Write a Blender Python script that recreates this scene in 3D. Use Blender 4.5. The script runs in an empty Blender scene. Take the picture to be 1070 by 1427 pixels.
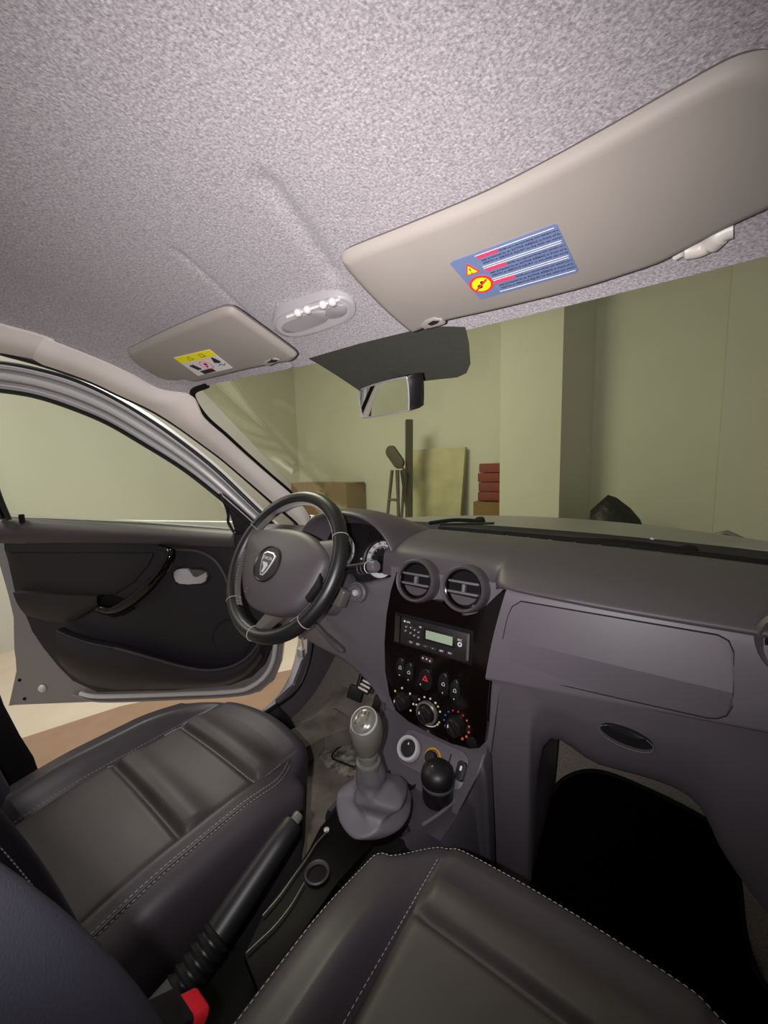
import bpy, bmesh, math, random
import numpy as np
from mathutils import Vector, Matrix
random.seed(4)
rad = math.radians
SC = bpy.context.scene

# ------------------------------------------------------------------ camera
FPX, CX, CY = 534.0, 535.0, 713.5
def nrm(v):
    v = np.array(v, float); return v/np.linalg.norm(v)
_F = nrm([(925-CX)/FPX, (640-CY)/FPX, 1]); _L = nrm([(-200-CX)/FPX, (670-CY)/FPX, 1])
_L = nrm(_L-_F*_L.dot(_F)); _U = np.cross(-_L, _F)
MR = np.stack([-_L, _F, _U])                     # world = MR @ camera ray (x right, y down, z forward)
CP = np.array([0.37, 0.0, 0.92])                 # the phone, held in front of the passenger backrest
cam = bpy.data.cameras.new('camera'); camo = bpy.data.objects.new('camera', cam)
SC.collection.objects.link(camo); SC.camera = camo
cam.sensor_fit = 'HORIZONTAL'; cam.sensor_width = 36; cam.lens = 36*FPX/1070; cam.clip_start = .01
m4 = Matrix.Identity(4)
for i in range(3):
    m4[i][0] = MR[i, 0]; m4[i][1] = -MR[i, 1]; m4[i][2] = -MR[i, 2]; m4[i][3] = CP[i]
camo.matrix_world = m4

# ------------------------------------------------------------------ world, lamps, exposure
SC.view_settings.view_transform = 'Standard'; SC.view_settings.look = 'None'
SC.view_settings.gamma = 1; SC.view_settings.use_curve_mapping = False
SC.view_settings.exposure = 0.0
wd = bpy.data.worlds.new('garage_air'); SC.world = wd; wd.use_nodes = True
wd.node_tree.nodes['Background'].inputs[0].default_value = (.97, .94, .98, 1)
wd.node_tree.nodes['Background'].inputs[1].default_value = 0.23
def lamp(name, kind, loc, power, col=(1, 1, 1), size=.1, aim=None, spot=None):
    l = bpy.data.lights.new(name, kind); l.energy = power; l.color = col
    if kind == 'AREA': l.size = size
    elif kind in ('POINT', 'SPOT'): l.shadow_soft_size = size
    if spot: l.spot_size = rad(spot[0]); l.spot_blend = spot[1]
    o = bpy.data.objects.new(name, l); SC.collection.objects.link(o); o.location = loc
    if aim is not None:
        o.rotation_euler = (Vector(aim)-Vector(loc)).to_track_quat('-Z', 'Y').to_euler()
    return o
_fl = CP + .042*MR[:, 0]*-1 + .008*MR[:, 2]*-1
lamp('phone_flash', 'SPOT', tuple(_fl), 30.0, (1, .965, .975), .006, tuple(_fl+MR[:, 2]-.09*MR[:, 1]-.04*MR[:, 0]), (132, 1.0))
lamp('garage_ceiling_lamp', 'AREA', (-1.5, 1.1, 2.1), 40, (1, .97, .88), .6, (-1.3, 1.9, 0))
lamp('added_rear_fill', 'AREA', (.9, -2.6, 1.25), 16, (1, .97, .95), .9, (-.6, .8, .9))  # unseen fill light, added to lift the pillar trim from behind
lamp('added_left_wall_fill', 'AREA', (-2.3, -.3, 2.2), 26, (1, .97, .9), .7, (-2.9, .6, .6))  # second unseen fill, added to brighten the left wall

# ------------------------------------------------------------------ helpers
def lin(c):
    c = c/255.0
    return c/12.92 if c <= .04045 else ((c+.055)/1.055)**2.4
def rgb(r, g, b): return (lin(r), lin(g), lin(b), 1)
def ray(u, v): return MR @ np.array([(u-CX)/FPX, (v-CY)/FPX, 1.0])
def AX(u, v, x): d = ray(u, v); return Vector(CP+d*((x-CP[0])/d[0]))
def AY(u, v, y): d = ray(u, v); return Vector(CP+d*((y-CP[1])/d[1]))
def AZ(u, v, z): d = ray(u, v); return Vector(CP+d*((z-CP[2])/d[2]))
def AP(u, v, p0, n):
    d = ray(u, v); n = np.array(n, float)
    return Vector(CP+d*(np.dot(np.array(p0)-CP, n)/d.dot(n)))

def material(name, col, rough=.5, metal=0.0, spec=.5, noise=None, bump=None, coat=0.0, sheen=0.0, emit=None):
    """noise=(scale, amount, col2)  bump=(scale, strength, distance)"""
    m = bpy.data.materials.new(name); m.use_nodes = True
    nt = m.node_tree; b = nt.nodes['Principled BSDF']
    b.inputs['Base Color'].default_value = col; b.inputs['Roughness'].default_value = rough
    b.inputs['Metallic'].default_value = metal; b.inputs['Specular IOR Level'].default_value = spec
    b.inputs['Coat Weight'].default_value = coat; b.inputs['Sheen Weight'].default_value = sheen
    if emit: b.inputs['Emission Color'].default_value = emit[0]; b.inputs['Emission Strength'].default_value = emit[1]
    if noise or bump: tc = nt.nodes.new('ShaderNodeTexCoord')
    if noise:
        t = nt.nodes.new('ShaderNodeTexNoise'); t.inputs['Scale'].default_value = noise[0]; t.inputs['Detail'].default_value = 5
        nt.links.new(tc.outputs['Object'], t.inputs['Vector'])
        r = nt.nodes.new('ShaderNodeValToRGB'); r.color_ramp.elements[0].position = .5-noise[1]; r.color_ramp.elements[1].position = .5+noise[1]
        r.color_ramp.elements[0].color = col; r.color_ramp.elements[1].color = noise[2]
        nt.links.new(t.outputs['Fac'], r.inputs['Fac']); nt.links.new(r.outputs['Color'], b.inputs['Base Color'])
    if bump:
        t = nt.nodes.new('ShaderNodeTexNoise'); t.inputs['Scale'].default_value = bump[0]; t.inputs['Detail'].default_value = 3
        nt.links.new(tc.outputs['Object'], t.inputs['Vector'])
        bn = nt.nodes.new('ShaderNodeBump'); bn.inputs['Strength'].default_value = bump[1]; bn.inputs['Distance'].default_value = bump[2]
        nt.links.new(t.outputs['Fac'], bn.inputs['Height']); nt.links.new(bn.outputs['Normal'], b.inputs['Normal'])
    return m
def glass(name, tint, gloss=1.0):
    m = bpy.data.materials.new(name); m.use_nodes = True; nt = m.node_tree; nt.nodes.clear()
    o = nt.nodes.new('ShaderNodeOutputMaterial'); mx = nt.nodes.new('ShaderNodeMixShader')
    t = nt.nodes.new('ShaderNodeBsdfTransparent'); t.inputs[0].default_value = tint
    g = nt.nodes.new('ShaderNodeBsdfGlossy'); g.inputs['Roughness'].default_value = .02; g.inputs[0].default_value = (gloss, gloss, gloss, 1)
    lw = nt.nodes.new('ShaderNodeLayerWeight'); p5 = nt.nodes.new('ShaderNodeMath'); p5.operation = 'POWER'; p5.inputs[1].default_value = 4.0
    f = nt.nodes.new('ShaderNodeMath'); f.operation = 'MULTIPLY_ADD'; f.inputs[1].default_value = .5; f.inputs[2].default_value = .012
    lw.inputs['Blend'].default_value = .5
    nt.links.new(lw.outputs['Facing'], p5.inputs[0]); nt.links.new(p5.outputs[0], f.inputs[0])
    nt.links.new(f.outputs[0], mx.inputs[0]); nt.links.new(t.outputs[0], mx.inputs[1]); nt.links.new(g.outputs[0], mx.inputs[2])
    nt.links.new(mx.outputs[0], o.inputs[0]); return m

ROOT = {}
def meta(o, label=None, cat=None, group=None, kind=None):
    for k, v in (('label', label), ('category', cat), ('group', group), ('kind', kind)):
        if v: o[k] = v
    return o
def thing(name, loc, label, cat, group=None):
    o = bpy.data.objects.new(name, None); SC.collection.objects.link(o); o.location = loc; o.empty_display_size = .05
    ROOT[o] = Vector(loc); return meta(o, label, cat, group)
def link(name, me, mat, parent, smooth=True, ang=35):
    o = bpy.data.objects.new(name, me); SC.collection.objects.link(o)
    if mat: me.materials.append(mat)
    if parent is not None:
        rl = ROOT.get(parent, Vector((0, 0, 0))); ROOT[o] = rl
        for v in me.vertices: v.co -= rl
        o.parent = parent
    else:
        # own origin at the middle of the mesh
        n = len(me.vertices); c = Vector((0, 0, 0))
        for v in me.vertices: c += v.co
        c /= max(n, 1)
        for v in me.vertices: v.co -= c
        o.location = c; ROOT[o] = c
    if smooth and len(me.polygons):
        me.shade_smooth(); me.set_sharp_from_angle(angle=rad(ang))
    return o
def fin(name, bm, mat, parent=None, smooth=True, ang=35, recalc=True):
    if recalc: bmesh.ops.recalc_face_normals(bm, faces=bm.faces)
    me = bpy.data.meshes.new(name); bm.to_mesh(me); bm.free()
    return link(name, me, mat, parent, smooth, ang)
def cat1(P, n, closed=False):
    """Catmull-Rom resample of a list of Vectors, n points per span"""
    P = [Vector(p) for p in P]; N = len(P); out = []
    for i in range(N if closed else N-1):
        p1, p2 = P[i], P[(i+1) % N]
        p0 = P[i-1] if (i or closed) else p1*2-p2
        p3 = P[(i+2) % N] if (i+2 < N or closed) else p2*2-p1
        for k in range(n):
            t = k/n
            out.append(.5*((2*p1)+(p2-p0)*t+(2*p0-5*p1+4*p2-p3)*t*t+(3*p1-p0-3*p2+p3)*t**3))
    if not closed: out.append(P[-1])
    return out
def add_grid(bm, rows, cu=False, cv=False):
    vs = [[bm.verts.new(p) for p in r] for r in rows]
    R, Cn = len(vs), len(vs[0])
    for i in range(R if cv else R-1):
        for j in range(Cn if cu else Cn-1):
            a, b, c, d = vs[i][j], vs[i][(j+1) % Cn], vs[(i+1) % R][(j+1) % Cn], vs[(i+1) % R][j]
            try: bm.faces.new((a, b, c, d))
            except ValueError: pass
    return vs
def loft_rows(rows, nu=6, nv=6):
    rows = [cat1(r, nu) for r in rows]
    cols = [cat1([r[j] for r in rows], nv) for j in range(len(rows[0]))]
    return [[cols[j][i] for j in range(len(cols))] for i in range(len(cols[0]))]
def loft(name, rows, mat, parent=None, nu=6, nv=6, thick=0.0, ang=40, sub=True):
    bm = bmesh.new(); add_grid(bm, loft_rows(rows, nu, nv) if sub else rows)
    bmesh.ops.recalc_face_normals(bm, faces=bm.faces)
    if thick: bmesh.ops.solidify(bm, geom=bm.faces[:], thickness=thick)
    return fin(name, bm, mat, parent, True, ang)
def add_prism(bm, pts, direction, depth, bevel=0.0, seg=2):
    """polygon pts (front face) pushed by depth along direction; front edges bevelled"""
    d = Vector(direction).normalized()
    f = [bm.verts.new(p) for p in pts]; b = [bm.verts.new(Vector(p)+d*depth) for p in pts]
    ff = bm.faces.new(f); bm.faces.new(b[::-1])
    n = len(pts)
    for i in range(n): bm.faces.new((f[i], b[i], b[(i+1) % n], f[(i+1) % n]))
    if bevel:
        bmesh.ops.bevel(bm, geom=list(ff.edges), offset=bevel, segments=seg, profile=.5, affect='EDGES')
def prism(name, pts, direction, depth, mat, parent=None, bevel=0.0, seg=2, ang=35):
    bm = bmesh.new(); add_prism(bm, pts, direction, depth, bevel, seg); return fin(name, bm, mat, parent, True, ang)
def frame_of(d):
    d = Vector(d).normalized(); a = Vector((0, 0, 1)) if abs(d.z) < .9 else Vector((0, 1, 0))
    x = d.cross(a).normalized(); return x, d.cross(x).normalized(), d
def add_tube(bm, path, r, seg=12, cap=True, closed=False, flat=1.0, up=None):
    path = [Vector(p) for p in path]; N = len(path); rows = []; px = None
    for i, p in enumerate(path):
        a = path[(i+1) % N] if (i < N-1 or closed) else p
        b = path[i-1] if (i or closed) else p
        d = (a-b).normalized()
        if up is not None: px = (Vector(up)-d*d.dot(Vector(up))).normalized()
        elif px is None: px = frame_of(d)[0]
        else: px = (px-d*d.dot(px)).normalized()
        py = d.cross(px)
        rr = r[i] if isinstance(r, (list, tuple)) else r
        rows.append([p+px*math.cos(2*math.pi*k/seg)*rr+py*math.sin(2*math.pi*k/seg)*rr*flat for k in range(seg)])
    vs = add_grid(bm, rows, cu=True, cv=closed)
    if cap and not closed: bm.faces.new(vs[0][::-1]); bm.faces.new(vs[-1])
def tube(name, path, r, mat, parent=None, **k):
    bm = bmesh.new(); add_tube(bm, path, r, **k); return fin(name, bm, mat, parent, True, 50)
def add_lathe(bm, prof, origin, axis, seg=32, sx=1.0, xdir=None):
    """prof: list of (radius, height along axis)"""
    x, y, d = frame_of(axis); o = Vector(origin)
    if xdir is not None: x = Vector(xdir).normalized(); y = d.cross(x).normalized()
    rows = [[o+d*h+(x*math.cos(2*math.pi*k/seg)*sx+y*math.sin(2*math.pi*k/seg))*max(r, 1e-5) for k in range(seg)] for r, h in prof]
    vs = add_grid(bm, rows, cu=True)
    for row, r in ((vs[0], prof[0][0]), (vs[-1], prof[-1][0])):
        if r < 1e-4: bmesh.ops.remove_doubles(bm, verts=row, dist=1e-3*.5)
def lathe(name, prof, origin, axis, mat, parent=None, seg=32, sx=1.0, xdir=None, ang=40):
    bm = bmesh.new(); add_lathe(bm, prof, origin, axis, seg, sx, xdir); return fin(name, bm, mat, parent, True, ang)
def add_box(bm, c, sx, sy, sz, X=(1, 0, 0), Y=(0, 1, 0), bevel=0.0, seg=2):
    X = Vector(X).normalized(); Y = Vector(Y).normalized(); Z = X.cross(Y); c = Vector(c)
    vs = [bm.verts.new(c+X*a*sx/2+Y*b*sy/2+Z*d*sz/2) for d in (-1, 1) for b in (-1, 1) for a in (-1, 1)]
    fs = [bm.faces.new([vs[i] for i in q]) for q in ((0, 2, 3, 1), (4, 5, 7, 6), (0, 1, 5, 4), (2, 6, 7, 3), (0, 4, 6, 2), (1, 3, 7, 5))]
    if bevel:
        es = list({e for f in fs for e in f.edges}); bmesh.ops.bevel(bm, geom=es, offset=bevel, segments=seg, profile=.5, affect='EDGES')
def box(name, c, sx, sy, sz, mat, parent=None, X=(1, 0, 0), Y=(0, 1, 0), bevel=0.003, seg=2):
    bm = bmesh.new(); add_box(bm, c, sx, sy, sz, X, Y, bevel, seg); return fin(name, bm, mat, parent)
def rrect(c, X, Y, w, h, r, n=6):
    c = Vector(c); X = Vector(X); Y = Vector(Y); out = []
    for (sx, sy, a0) in ((1, 1, 0), (-1, 1, 90), (-1, -1, 180), (1, -1, 270)):
        for k in range(n+1):
            a = rad(a0+90*k/n)
            out.append(c+X*(sx*(w/2-r)+r*math.cos(a))+Y*(sy*(h/2-r)+r*math.sin(a)))
    return out
def ell(c, X, Y, a, b, n=32, a0=0, a1=360):
    c = Vector(c); X = Vector(X); Y = Vector(Y); full = abs(a1-a0) >= 360
    return [c+X*a*math.cos(rad(a0+(a1-a0)*k/(n if full else n-1)))+Y*b*math.sin(rad(a0+(a1-a0)*k/(n if full else n-1))) for k in range(n)]
def text(name, body, size, loc, X, Y, mat, parent, depth=.0003, align='CENTER'):
    cu = bpy.data.curves.new(name, 'FONT'); cu.body = body; cu.size = size; cu.extrude = depth; cu.align_x = align; cu.align_y = 'CENTER'; cu.resolution_u = 2
    t = bpy.data.objects.new('tmp', cu); SC.collection.objects.link(t)
    dg = bpy.context.evaluated_depsgraph_get(); me = bpy.data.meshes.new_from_object(t.evaluated_get(dg))
    bpy.data.objects.remove(t)
    X = Vector(X).normalized(); Y = Vector(Y).normalized(); Z = X.cross(Y); loc = Vector(loc)
    for v in me.vertices: v.co = loc+X*v.co.x+Y*v.co.y+Z*v.co.z
    me.materials.clear(); me.name = name
    return link(name, me, mat, parent, False)
def add_stitch(bm, pts, pitch=.0065, ln=.0042, r=.00048, up=(0, 0, 1)):
    P = [Vector(p) for p in pts]; L = [0]
    for a, b in zip(P, P[1:]): L.append(L[-1]+(b-a).length)
    def pos(d):
        for i in range(len(P)-1):
            if d <= L[i+1]: return P[i].lerp(P[i+1], (d-L[i])/max(L[i+1]-L[i], 1e-9))
        return P[-1]
    d = 0
    while d+ln < L[-1]:
        add_tube(bm, [pos(d), pos(d+ln*.5)+Vector(up)*r*.5, pos(d+ln)], [r*.6, r, r*.6], seg=5); d += pitch

# ------------------------------------------------------------------ materials
M = {}
M['headliner'] = material('fleece_headliner', rgb(134, 127, 130), .95, noise=(380, .2, rgb(184, 176, 180)), bump=(420, .55, .0025), spec=.2, sheen=.15)
M['pillar_trim'] = material('beige_trim_plastic', rgb(236, 226, 219), .55, bump=(600, .1, .001))
M['visor'] = material('beige_visor_vinyl', rgb(148, 140, 133), .55, noise=(9, .25, rgb(142, 134, 127)), bump=(900, .12, .0006), spec=.35)
M['visor_clip'] = material('beige_clip_plastic', rgb(200, 192, 184), .4)
M['dash'] = material('dark_grain_plastic', rgb(74, 68, 72), .48, bump=(1500, .25, .0006), spec=.45)
M['dash_low'] = material('navy_grey_plastic', rgb(94, 88, 94), .45, bump=(1500, .2, .0006), spec=.45)
M['console'] = material('console_plastic', rgb(68, 64, 70), .5, bump=(1500, .2, .0006), spec=.45)
M['gap'] = material('seam_shadow_gap', rgb(12, 11, 12), .8)
M['black'] = material('black_plastic', rgb(20, 18, 20), .45)
M['matte_black'] = material('matte_black', rgb(16, 15, 16), .85, spec=.2)
M['gloss'] = material('gloss_brown_black', rgb(15, 9, 8), .12, spec=.4, coat=.15)
M['leather'] = material('black_leather', rgb(60, 54, 59), .46, bump=(700, .2, .0006), spec=.55)
M['leather_panel'] = material('worn_leather_panel', rgb(58, 52, 53), .52, noise=(9, .2, rgb(68, 62, 61)), bump=(650, .1, .0006), spec=.4)
M['leather_navy'] = material('navy_backrest_leather', rgb(48, 47, 56), .6, bump=(700, .3, .0008), spec=.35)
M['thread'] = material('grey_thread', rgb(172, 165, 163), .8)
M['rim'] = material('wheel_leather', rgb(24, 22, 23), .38, bump=(900, .25, .0006), spec=.6)
M['pad'] = material('airbag_cover_plastic', rgb(74, 68, 72), .485, bump=(1600, .2, .0006))
M['chrome'] = material('satin_chrome', rgb(215, 213, 215), .3, metal=.45)
M['white_plastic'] = material('white_plastic', rgb(205, 200, 198), .4)
M['silver'] = material('silver_body_paint', rgb(222, 219, 219), .38, metal=.1, coat=.4)
M['silver_dull'] = material('primer_grey_paint', rgb(146, 142, 142), .4, metal=.3)
M['rubber'] = material('black_rubber', rgb(22, 21, 23), .45)
M['door_trim'] = material('door_card_plastic', rgb(33, 28, 34), .55, bump=(1500, .2, .0006))
M['door_waist'] = material('door_waist_vinyl', rgb(66, 60, 61), .5, bump=(1500, .2, .0006))
M['door_fabric'] = material('door_insert_vinyl', rgb(32, 27, 27), .65, bump=(900, .2, .0006))
M['carpet'] = material('grey_carpet', rgb(112, 106, 96), .95, noise=(300, .2, rgb(142, 134, 122)), bump=(500, .6, .002), spec=.1)
M['carpet_dusty'] = material('dusty_mat', rgb(92, 87, 79), .9, noise=(14, .2, rgb(128, 121, 110)), bump=(400, .4, .002), spec=.15)
M['mat'] = material('black_carpet_mat', rgb(9, 8, 9), .98, bump=(600, .5, .002), spec=.05)
M['knob_grey'] = material('gear_knob_plastic', rgb(92, 89, 83), .3, bump=(1200, .1, .0005))
M['boot'] = material('gaiter_leatherette', rgb(98, 94, 99), .5, bump=(900, .2, .0006))
M['white'] = material('white_print', rgb(225, 222, 218), .6)
M['lcd'] = material('grey_green_lcd', rgb(150, 165, 142), .3, emit=(rgb(150, 170, 145), .12))
M['red'] = material('red_print', rgb(225, 50, 40), .5)
M['redplastic'] = material('red_button_plastic', rgb(225, 35, 50), .35)
M['yellow'] = material('yellow_print', rgb(235, 220, 20), .6)
M['amber'] = material('amber_ring', rgb(225, 170, 30), .4)
M['orange'] = material('orange_print', rgb(230, 95, 40), .5)
M['blue'] = material('blue_print', rgb(60, 110, 210), .5)
M['label_blue'] = material('slate_blue_label', rgb(104, 118, 156), .5)
M['label_white'] = material('white_label', rgb(214, 206, 208), .55)
M['ink'] = material('black_ink', rgb(20, 20, 28), .6)
M['pinkred'] = material('pink_red_print', rgb(220, 60, 95), .6)
M['lens'] = material('lamp_lens', rgb(150, 146, 148), .25)
M['lamp_body'] = material('lamp_body', rgb(165, 160, 162), .35)
M['mirror'] = material('mirror_glass', rgb(215, 218, 205), .02, metal=1.0)
M['wind_glass'] = glass('tinted_windscreen_glass', (.865, .885, .765, 1))
M['door_glass'] = glass('tinted_door_glass', (.90, .925, .86, 1))
M['wall'] = material('garage_plaster', rgb(203, 201, 188), .9, noise=(1.2, .3, rgb(194, 192, 178)), spec=.2)
M['gfloor'] = material('cream_tile', rgb(205, 192, 172), .5, noise=(6, .3, rgb(196, 182, 160)))
M['gstrip'] = material('brown_tile', rgb(150, 122, 98), .55, noise=(12, .3, rgb(140, 112, 88)))
M['cardboard'] = material('cardboard', rgb(122, 96, 58), .85, noise=(8, .3, rgb(112, 88, 52)))
M['brick'] = material('red_brown_tile_stack', rgb(128, 62, 52), .8, noise=(14, .3, rgb(112, 52, 46)))
M['board'] = material('pale_board', rgb(190, 182, 148), .7, noise=(7, .25, rgb(165, 158, 122)))
M['wood_dark'] = material('dark_wood', rgb(72, 70, 56), .75)
M['bag'] = material('black_bag_plastic', rgb(24, 24, 24), .55, bump=(25, .6, .02))
M['metal_grey'] = material('grey_metal', rgb(130, 128, 118), .45, metal=.5)

# ================================================================== SETTING: the garage around the car
def struct(o): o['kind'] = 'structure'; return o
GZ = -.35
bm = bmesh.new(); add_box(bm, (0.3, 1.2, GZ-.05), 7.6, 8.4, .1); struct(fin('floor', bm, M['gfloor'], None, False))
def slab(name, pts, z, h, mat):
    return prism(name, [Vector((p[0], p[1], z)) for p in pts], (0, 0, -1), h, mat)
sp = [AZ(u, v, GZ+.004) for u, v in ((20, 1032), (168, 984), (420, 930), (470, 1010), (300, 1060), (60, 1085))]
struct(slab('floor_tile_band', sp, GZ+.004, .02, M['gstrip']))
def wallp(name, pts, z0, z1, mat):       # plan polygon extruded upwards
    return struct(prism(name, [Vector((x, y, z1)) for x, y in pts], (0, 0, -1), z1-z0, mat))
wallp('wall_left', [(-3.45, -3), (-3.45, 3.42), (-3.6, 3.42), (-3.6, -3)], GZ, 2.6, M['wall'])
wallp('wall_front', [(-3.6, 3.4), (.66, 3.4), (.66, 3.34), (4.1, 3.34), (4.1, 3.6), (-3.6, 3.6)], GZ, 2.6, M['wall'])
wallp('wall_pillar', [(-.675, 3.0), (-.235, 3.0), (-.085, 3.41), (-.72, 3.41)], GZ, 2.6, M['wall'])

# things standing against the garage wall
def at_wall(u, v, y): return AY(u, v, y)
def gbox(name, u0, u1, vt, y, depth, mat, label, cat, z0=GZ, group=None):
    a, b = at_wall(u0, vt, y), at_wall(u1, vt, y)
    t = thing(name, ((a.x+b.x)/2, y+depth/2, z0), label, cat, group)
    w = b.x-a.x; h = a.z-z0
    box('carton', ((a.x+b.x)/2, y+depth/2, z0+h/2), w, depth, h, mat, t, bevel=.006)
    box('tape', ((a.x+b.x)/2, y+depth/2, z0+h+.0005), w*.98, .05, .003, M['board'], t, bevel=.0005)
    return t
gbox('cardboard_box', 405, 482, 673, 3.05, .32, M['cardboard'], 'wide brown cardboard box against the garage wall above the steering wheel', 'box')
ct = gbox('cardboard_box', 659, 697, 699, 3.06, .3, M['cardboard'], 'brown cardboard box under the red brick tile stack beside the pillar', 'box')
a, b = at_wall(664, 646, 3.06), at_wall(698, 646, 3.06); zt = at_wall(678, 699, 3.06).z+.002
br = thing('tile_stack', ((a.x+b.x)/2, 3.2, zt), 'stack of red brown clay tiles on a cardboard box beside the pillar', 'tiles')
for k in range(4):
    h = (a.z-zt)/4
    box('tile', ((a.x+b.x)/2+.006*(k % 2), 3.2, zt+h*(k+.5)), b.x-a.x-.01*(k == 3), .24, h*.96, M['brick'], br, bevel=.008)
# pale board leaning on the wall
P = [(576, 627), (648, 625), (648, 722), (572, 722)]
bd = [AY(575, 627, 3.34), AY(649, 625, 3.34)]; zb = bd[0].z
pw = prism('leaning_board', [Vector((bd[0].x+.05, 3.2, GZ)), Vector((bd[1].x-.06, 3.2, GZ)), Vector((bd[1].x, 3.33, zb)), Vector((bd[0].x, 3.33, zb))], (0, 1, -.15), .04, M['board'], bevel=.004)
meta(pw, 'pale stained board leaning against the garage wall under the rear-view mirror', 'board')
# dark post, ladder, tool
a = AY(570, 585, 3.05)
po = thing('wooden_post', (a.x, 3.05, GZ), 'tall dark wooden post leaning on the wall left of the pale board', 'post')
tube('post', [(a.x-.01, 3.0, GZ), (a.x, 3.05, a.z)], .042, M['wood_dark'], po, seg=4)
a0, a1 = AY(553, 655, 2.7), AY(546, 655, 2.7)
ld = thing('step_ladder', (a0.x, 2.7, GZ), 'small folding step ladder left of the dark wooden post', 'ladder')
for dx, dy in ((-.13, -.16), (.10, -.16), (-.05, .12), (.14, .12)):
    tube('leg', [(a0.x+dx, 2.7+dy, GZ), (a0.x+dx*.25, 2.7+dy*.15, a0.z)], .014, M['wood_dark'], ld, seg=8)
for k in range(4):
    f = .2+.2*k; w = 1-f*.75
    box('step', (a0.x-.015*w, 2.7-.16*(1-f*.85), GZ+(a0.z-GZ)*f), .23*w, .05, .02, M['wood_dark'], ld, bevel=.003)
c = AY(549, 637, 2.93)
tl = thing('hanging_tool', c, 'dark paddle shaped tool propped above the step ladder', 'tool')
Xd = Vector((.62, 0, -.78)); Yd = Vector((.78, 0, .62))
prism('blade', rrect(c, Xd, Yd, .24, .11, .05), (0, 1, 0), .03, M['wood_dark'], tl, bevel=.006)
tube('handle', [c+Xd*.1+Vector((0, .015, 0)), c+Xd*.16+Vector((0, .02, 0)), Vector((c.x-.02, 2.95, GZ))], .014, M['wood_dark'], tl, seg=8)
# black bag
bgz = AY(850, 690, 3.0); bg = AY(858, 720, 3.0)
bm = bmesh.new(); prof = [(820, 735, 815), (822, 712, 0), (835, 700, 0), (846, 690, 0), (858, 694, 0), (878, 709, 0), (892, 725, 0), (900, 745, 0)]
out = [AY(u, v, 2.95) for u, v, _ in prof]; out = [Vector((out[0].x, 2.95, GZ))]+out+[Vector((out[-1].x+.02, 2.95, GZ))]
rows = []
for d, s in ((-.16, .1), (-.15, .6), (-.08, .92), (0, 1), (.1, .95), (.2, .7), (.22, .1)):
    cx_ = bg.x; rows.append([Vector((cx_+(p.x-cx_)*s, 2.98+d+.02*math.sin(9*p.z+5*p.x), GZ+(p.z-GZ)*(.25+.75*s))) for p in out])
add_grid(bm, rows)
o = fin('rubbish_bag', bm, M['bag'], None, True, 60); meta(o, 'black bag standing in front of the wall right of the pillar', 'bag')
# metal frame on the right
fr = thing('metal_rack', (AY(1040, 770, 2.6).x, 2.6, GZ), 'grey tubular metal rack with a pale panel at the right garage wall', 'rack')
pth = [AY(980, 772, 2.6), AY(1000, 745, 2.6), AY(1012, 742, 2.6), AY(1060, 764, 2.6), AY(1100, 784, 2.6)]
pth = [Vector((pth[0].x, 2.6, GZ))]+pth+[Vector((pth[-1].x, 2.6, GZ))]
tube('frame', pth, .014, M['metal_grey'], fr, seg=8)
prism('panel', [AY(1005, 752, 2.64), AY(1058, 770, 2.64), Vector((AY(1058, 770, 2.64).x, 2.64, .2)), Vector((AY(1005, 752, 2.64).x, 2.64, .2))], (0, 1, 0), .02, M['board'], fr, bevel=.003)
tube('leg', [(AY(1012, 742, 2.6).x, 2.6, GZ), AY(1012, 744, 2.6)], .012, M['metal_grey'], fr, seg=8)

# ================================================================== SETTING: the cabin shell
def yh(x): return .555-.18*x*x
def zh(x): return 1.119-.02*x-.03*x*x
GRV = [((-.195, .27), (-.145, .38), .010, -.007), ((-.055, .30), (.005, .425), .016, .010)]
def gdist(p, a, b):
    ax, ay = a; bx, by = b; dx, dy = bx-ax, by-ay; t = ((p[0]-ax)*dx+(p[1]-ay)*dy)/(dx*dx+dy*dy); tt = min(1, max(0, t))
    return math.hypot(p[0]-ax-dx*tt, p[1]-ay-dy*tt)
def zc(x, y):
    u = max(0.0, yh(x)-y); z = zh(x)+.14*(1-math.exp(-u/.25))
    a = abs(x)
    if a > .45: z -= 1.0*(a-.45)**2
    return z
GRVP = []
def zroof(x, y):
    z = zc(x, y)
    for a, b, w, h in GRVP: z += h*math.exp(-(gdist((x, y), a, b)/w)**2)
    return z
def on_roof(u, v):
    d = ray(u, v); t = .05
    while t < 1.6:
        p = CP+d*t
        if p[2] > zc(p[0], p[1]): break
        t += .001
    return (p[0], p[1])
GRVP = [(on_roof(248, 352), on_roof(425, 520), .006, .004), (on_roof(378, 262), on_roof(462, 380), .013, .007)]
xs = np.concatenate([np.linspace(-.61, -.25, 28)[:-1], np.linspace(-.25, .2, 120)[:-1], np.linspace(.2, .62, 30)])
rows = []
for k in range(130):
    q = k/129; d = 1.45*q**1.7
    rows.append([Vector((x, yh(x)-d, zroof(x, yh(x)-d))) for x in xs])
edge0 = [Vector((x, yh(x)+.012, zh(x)+.012)) for x in xs]
bm = bmesh.new(); add_grid(bm, [edge0]+rows)
struct(fin('ceiling', bm, M['headliner'], None, True, 80))

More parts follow.
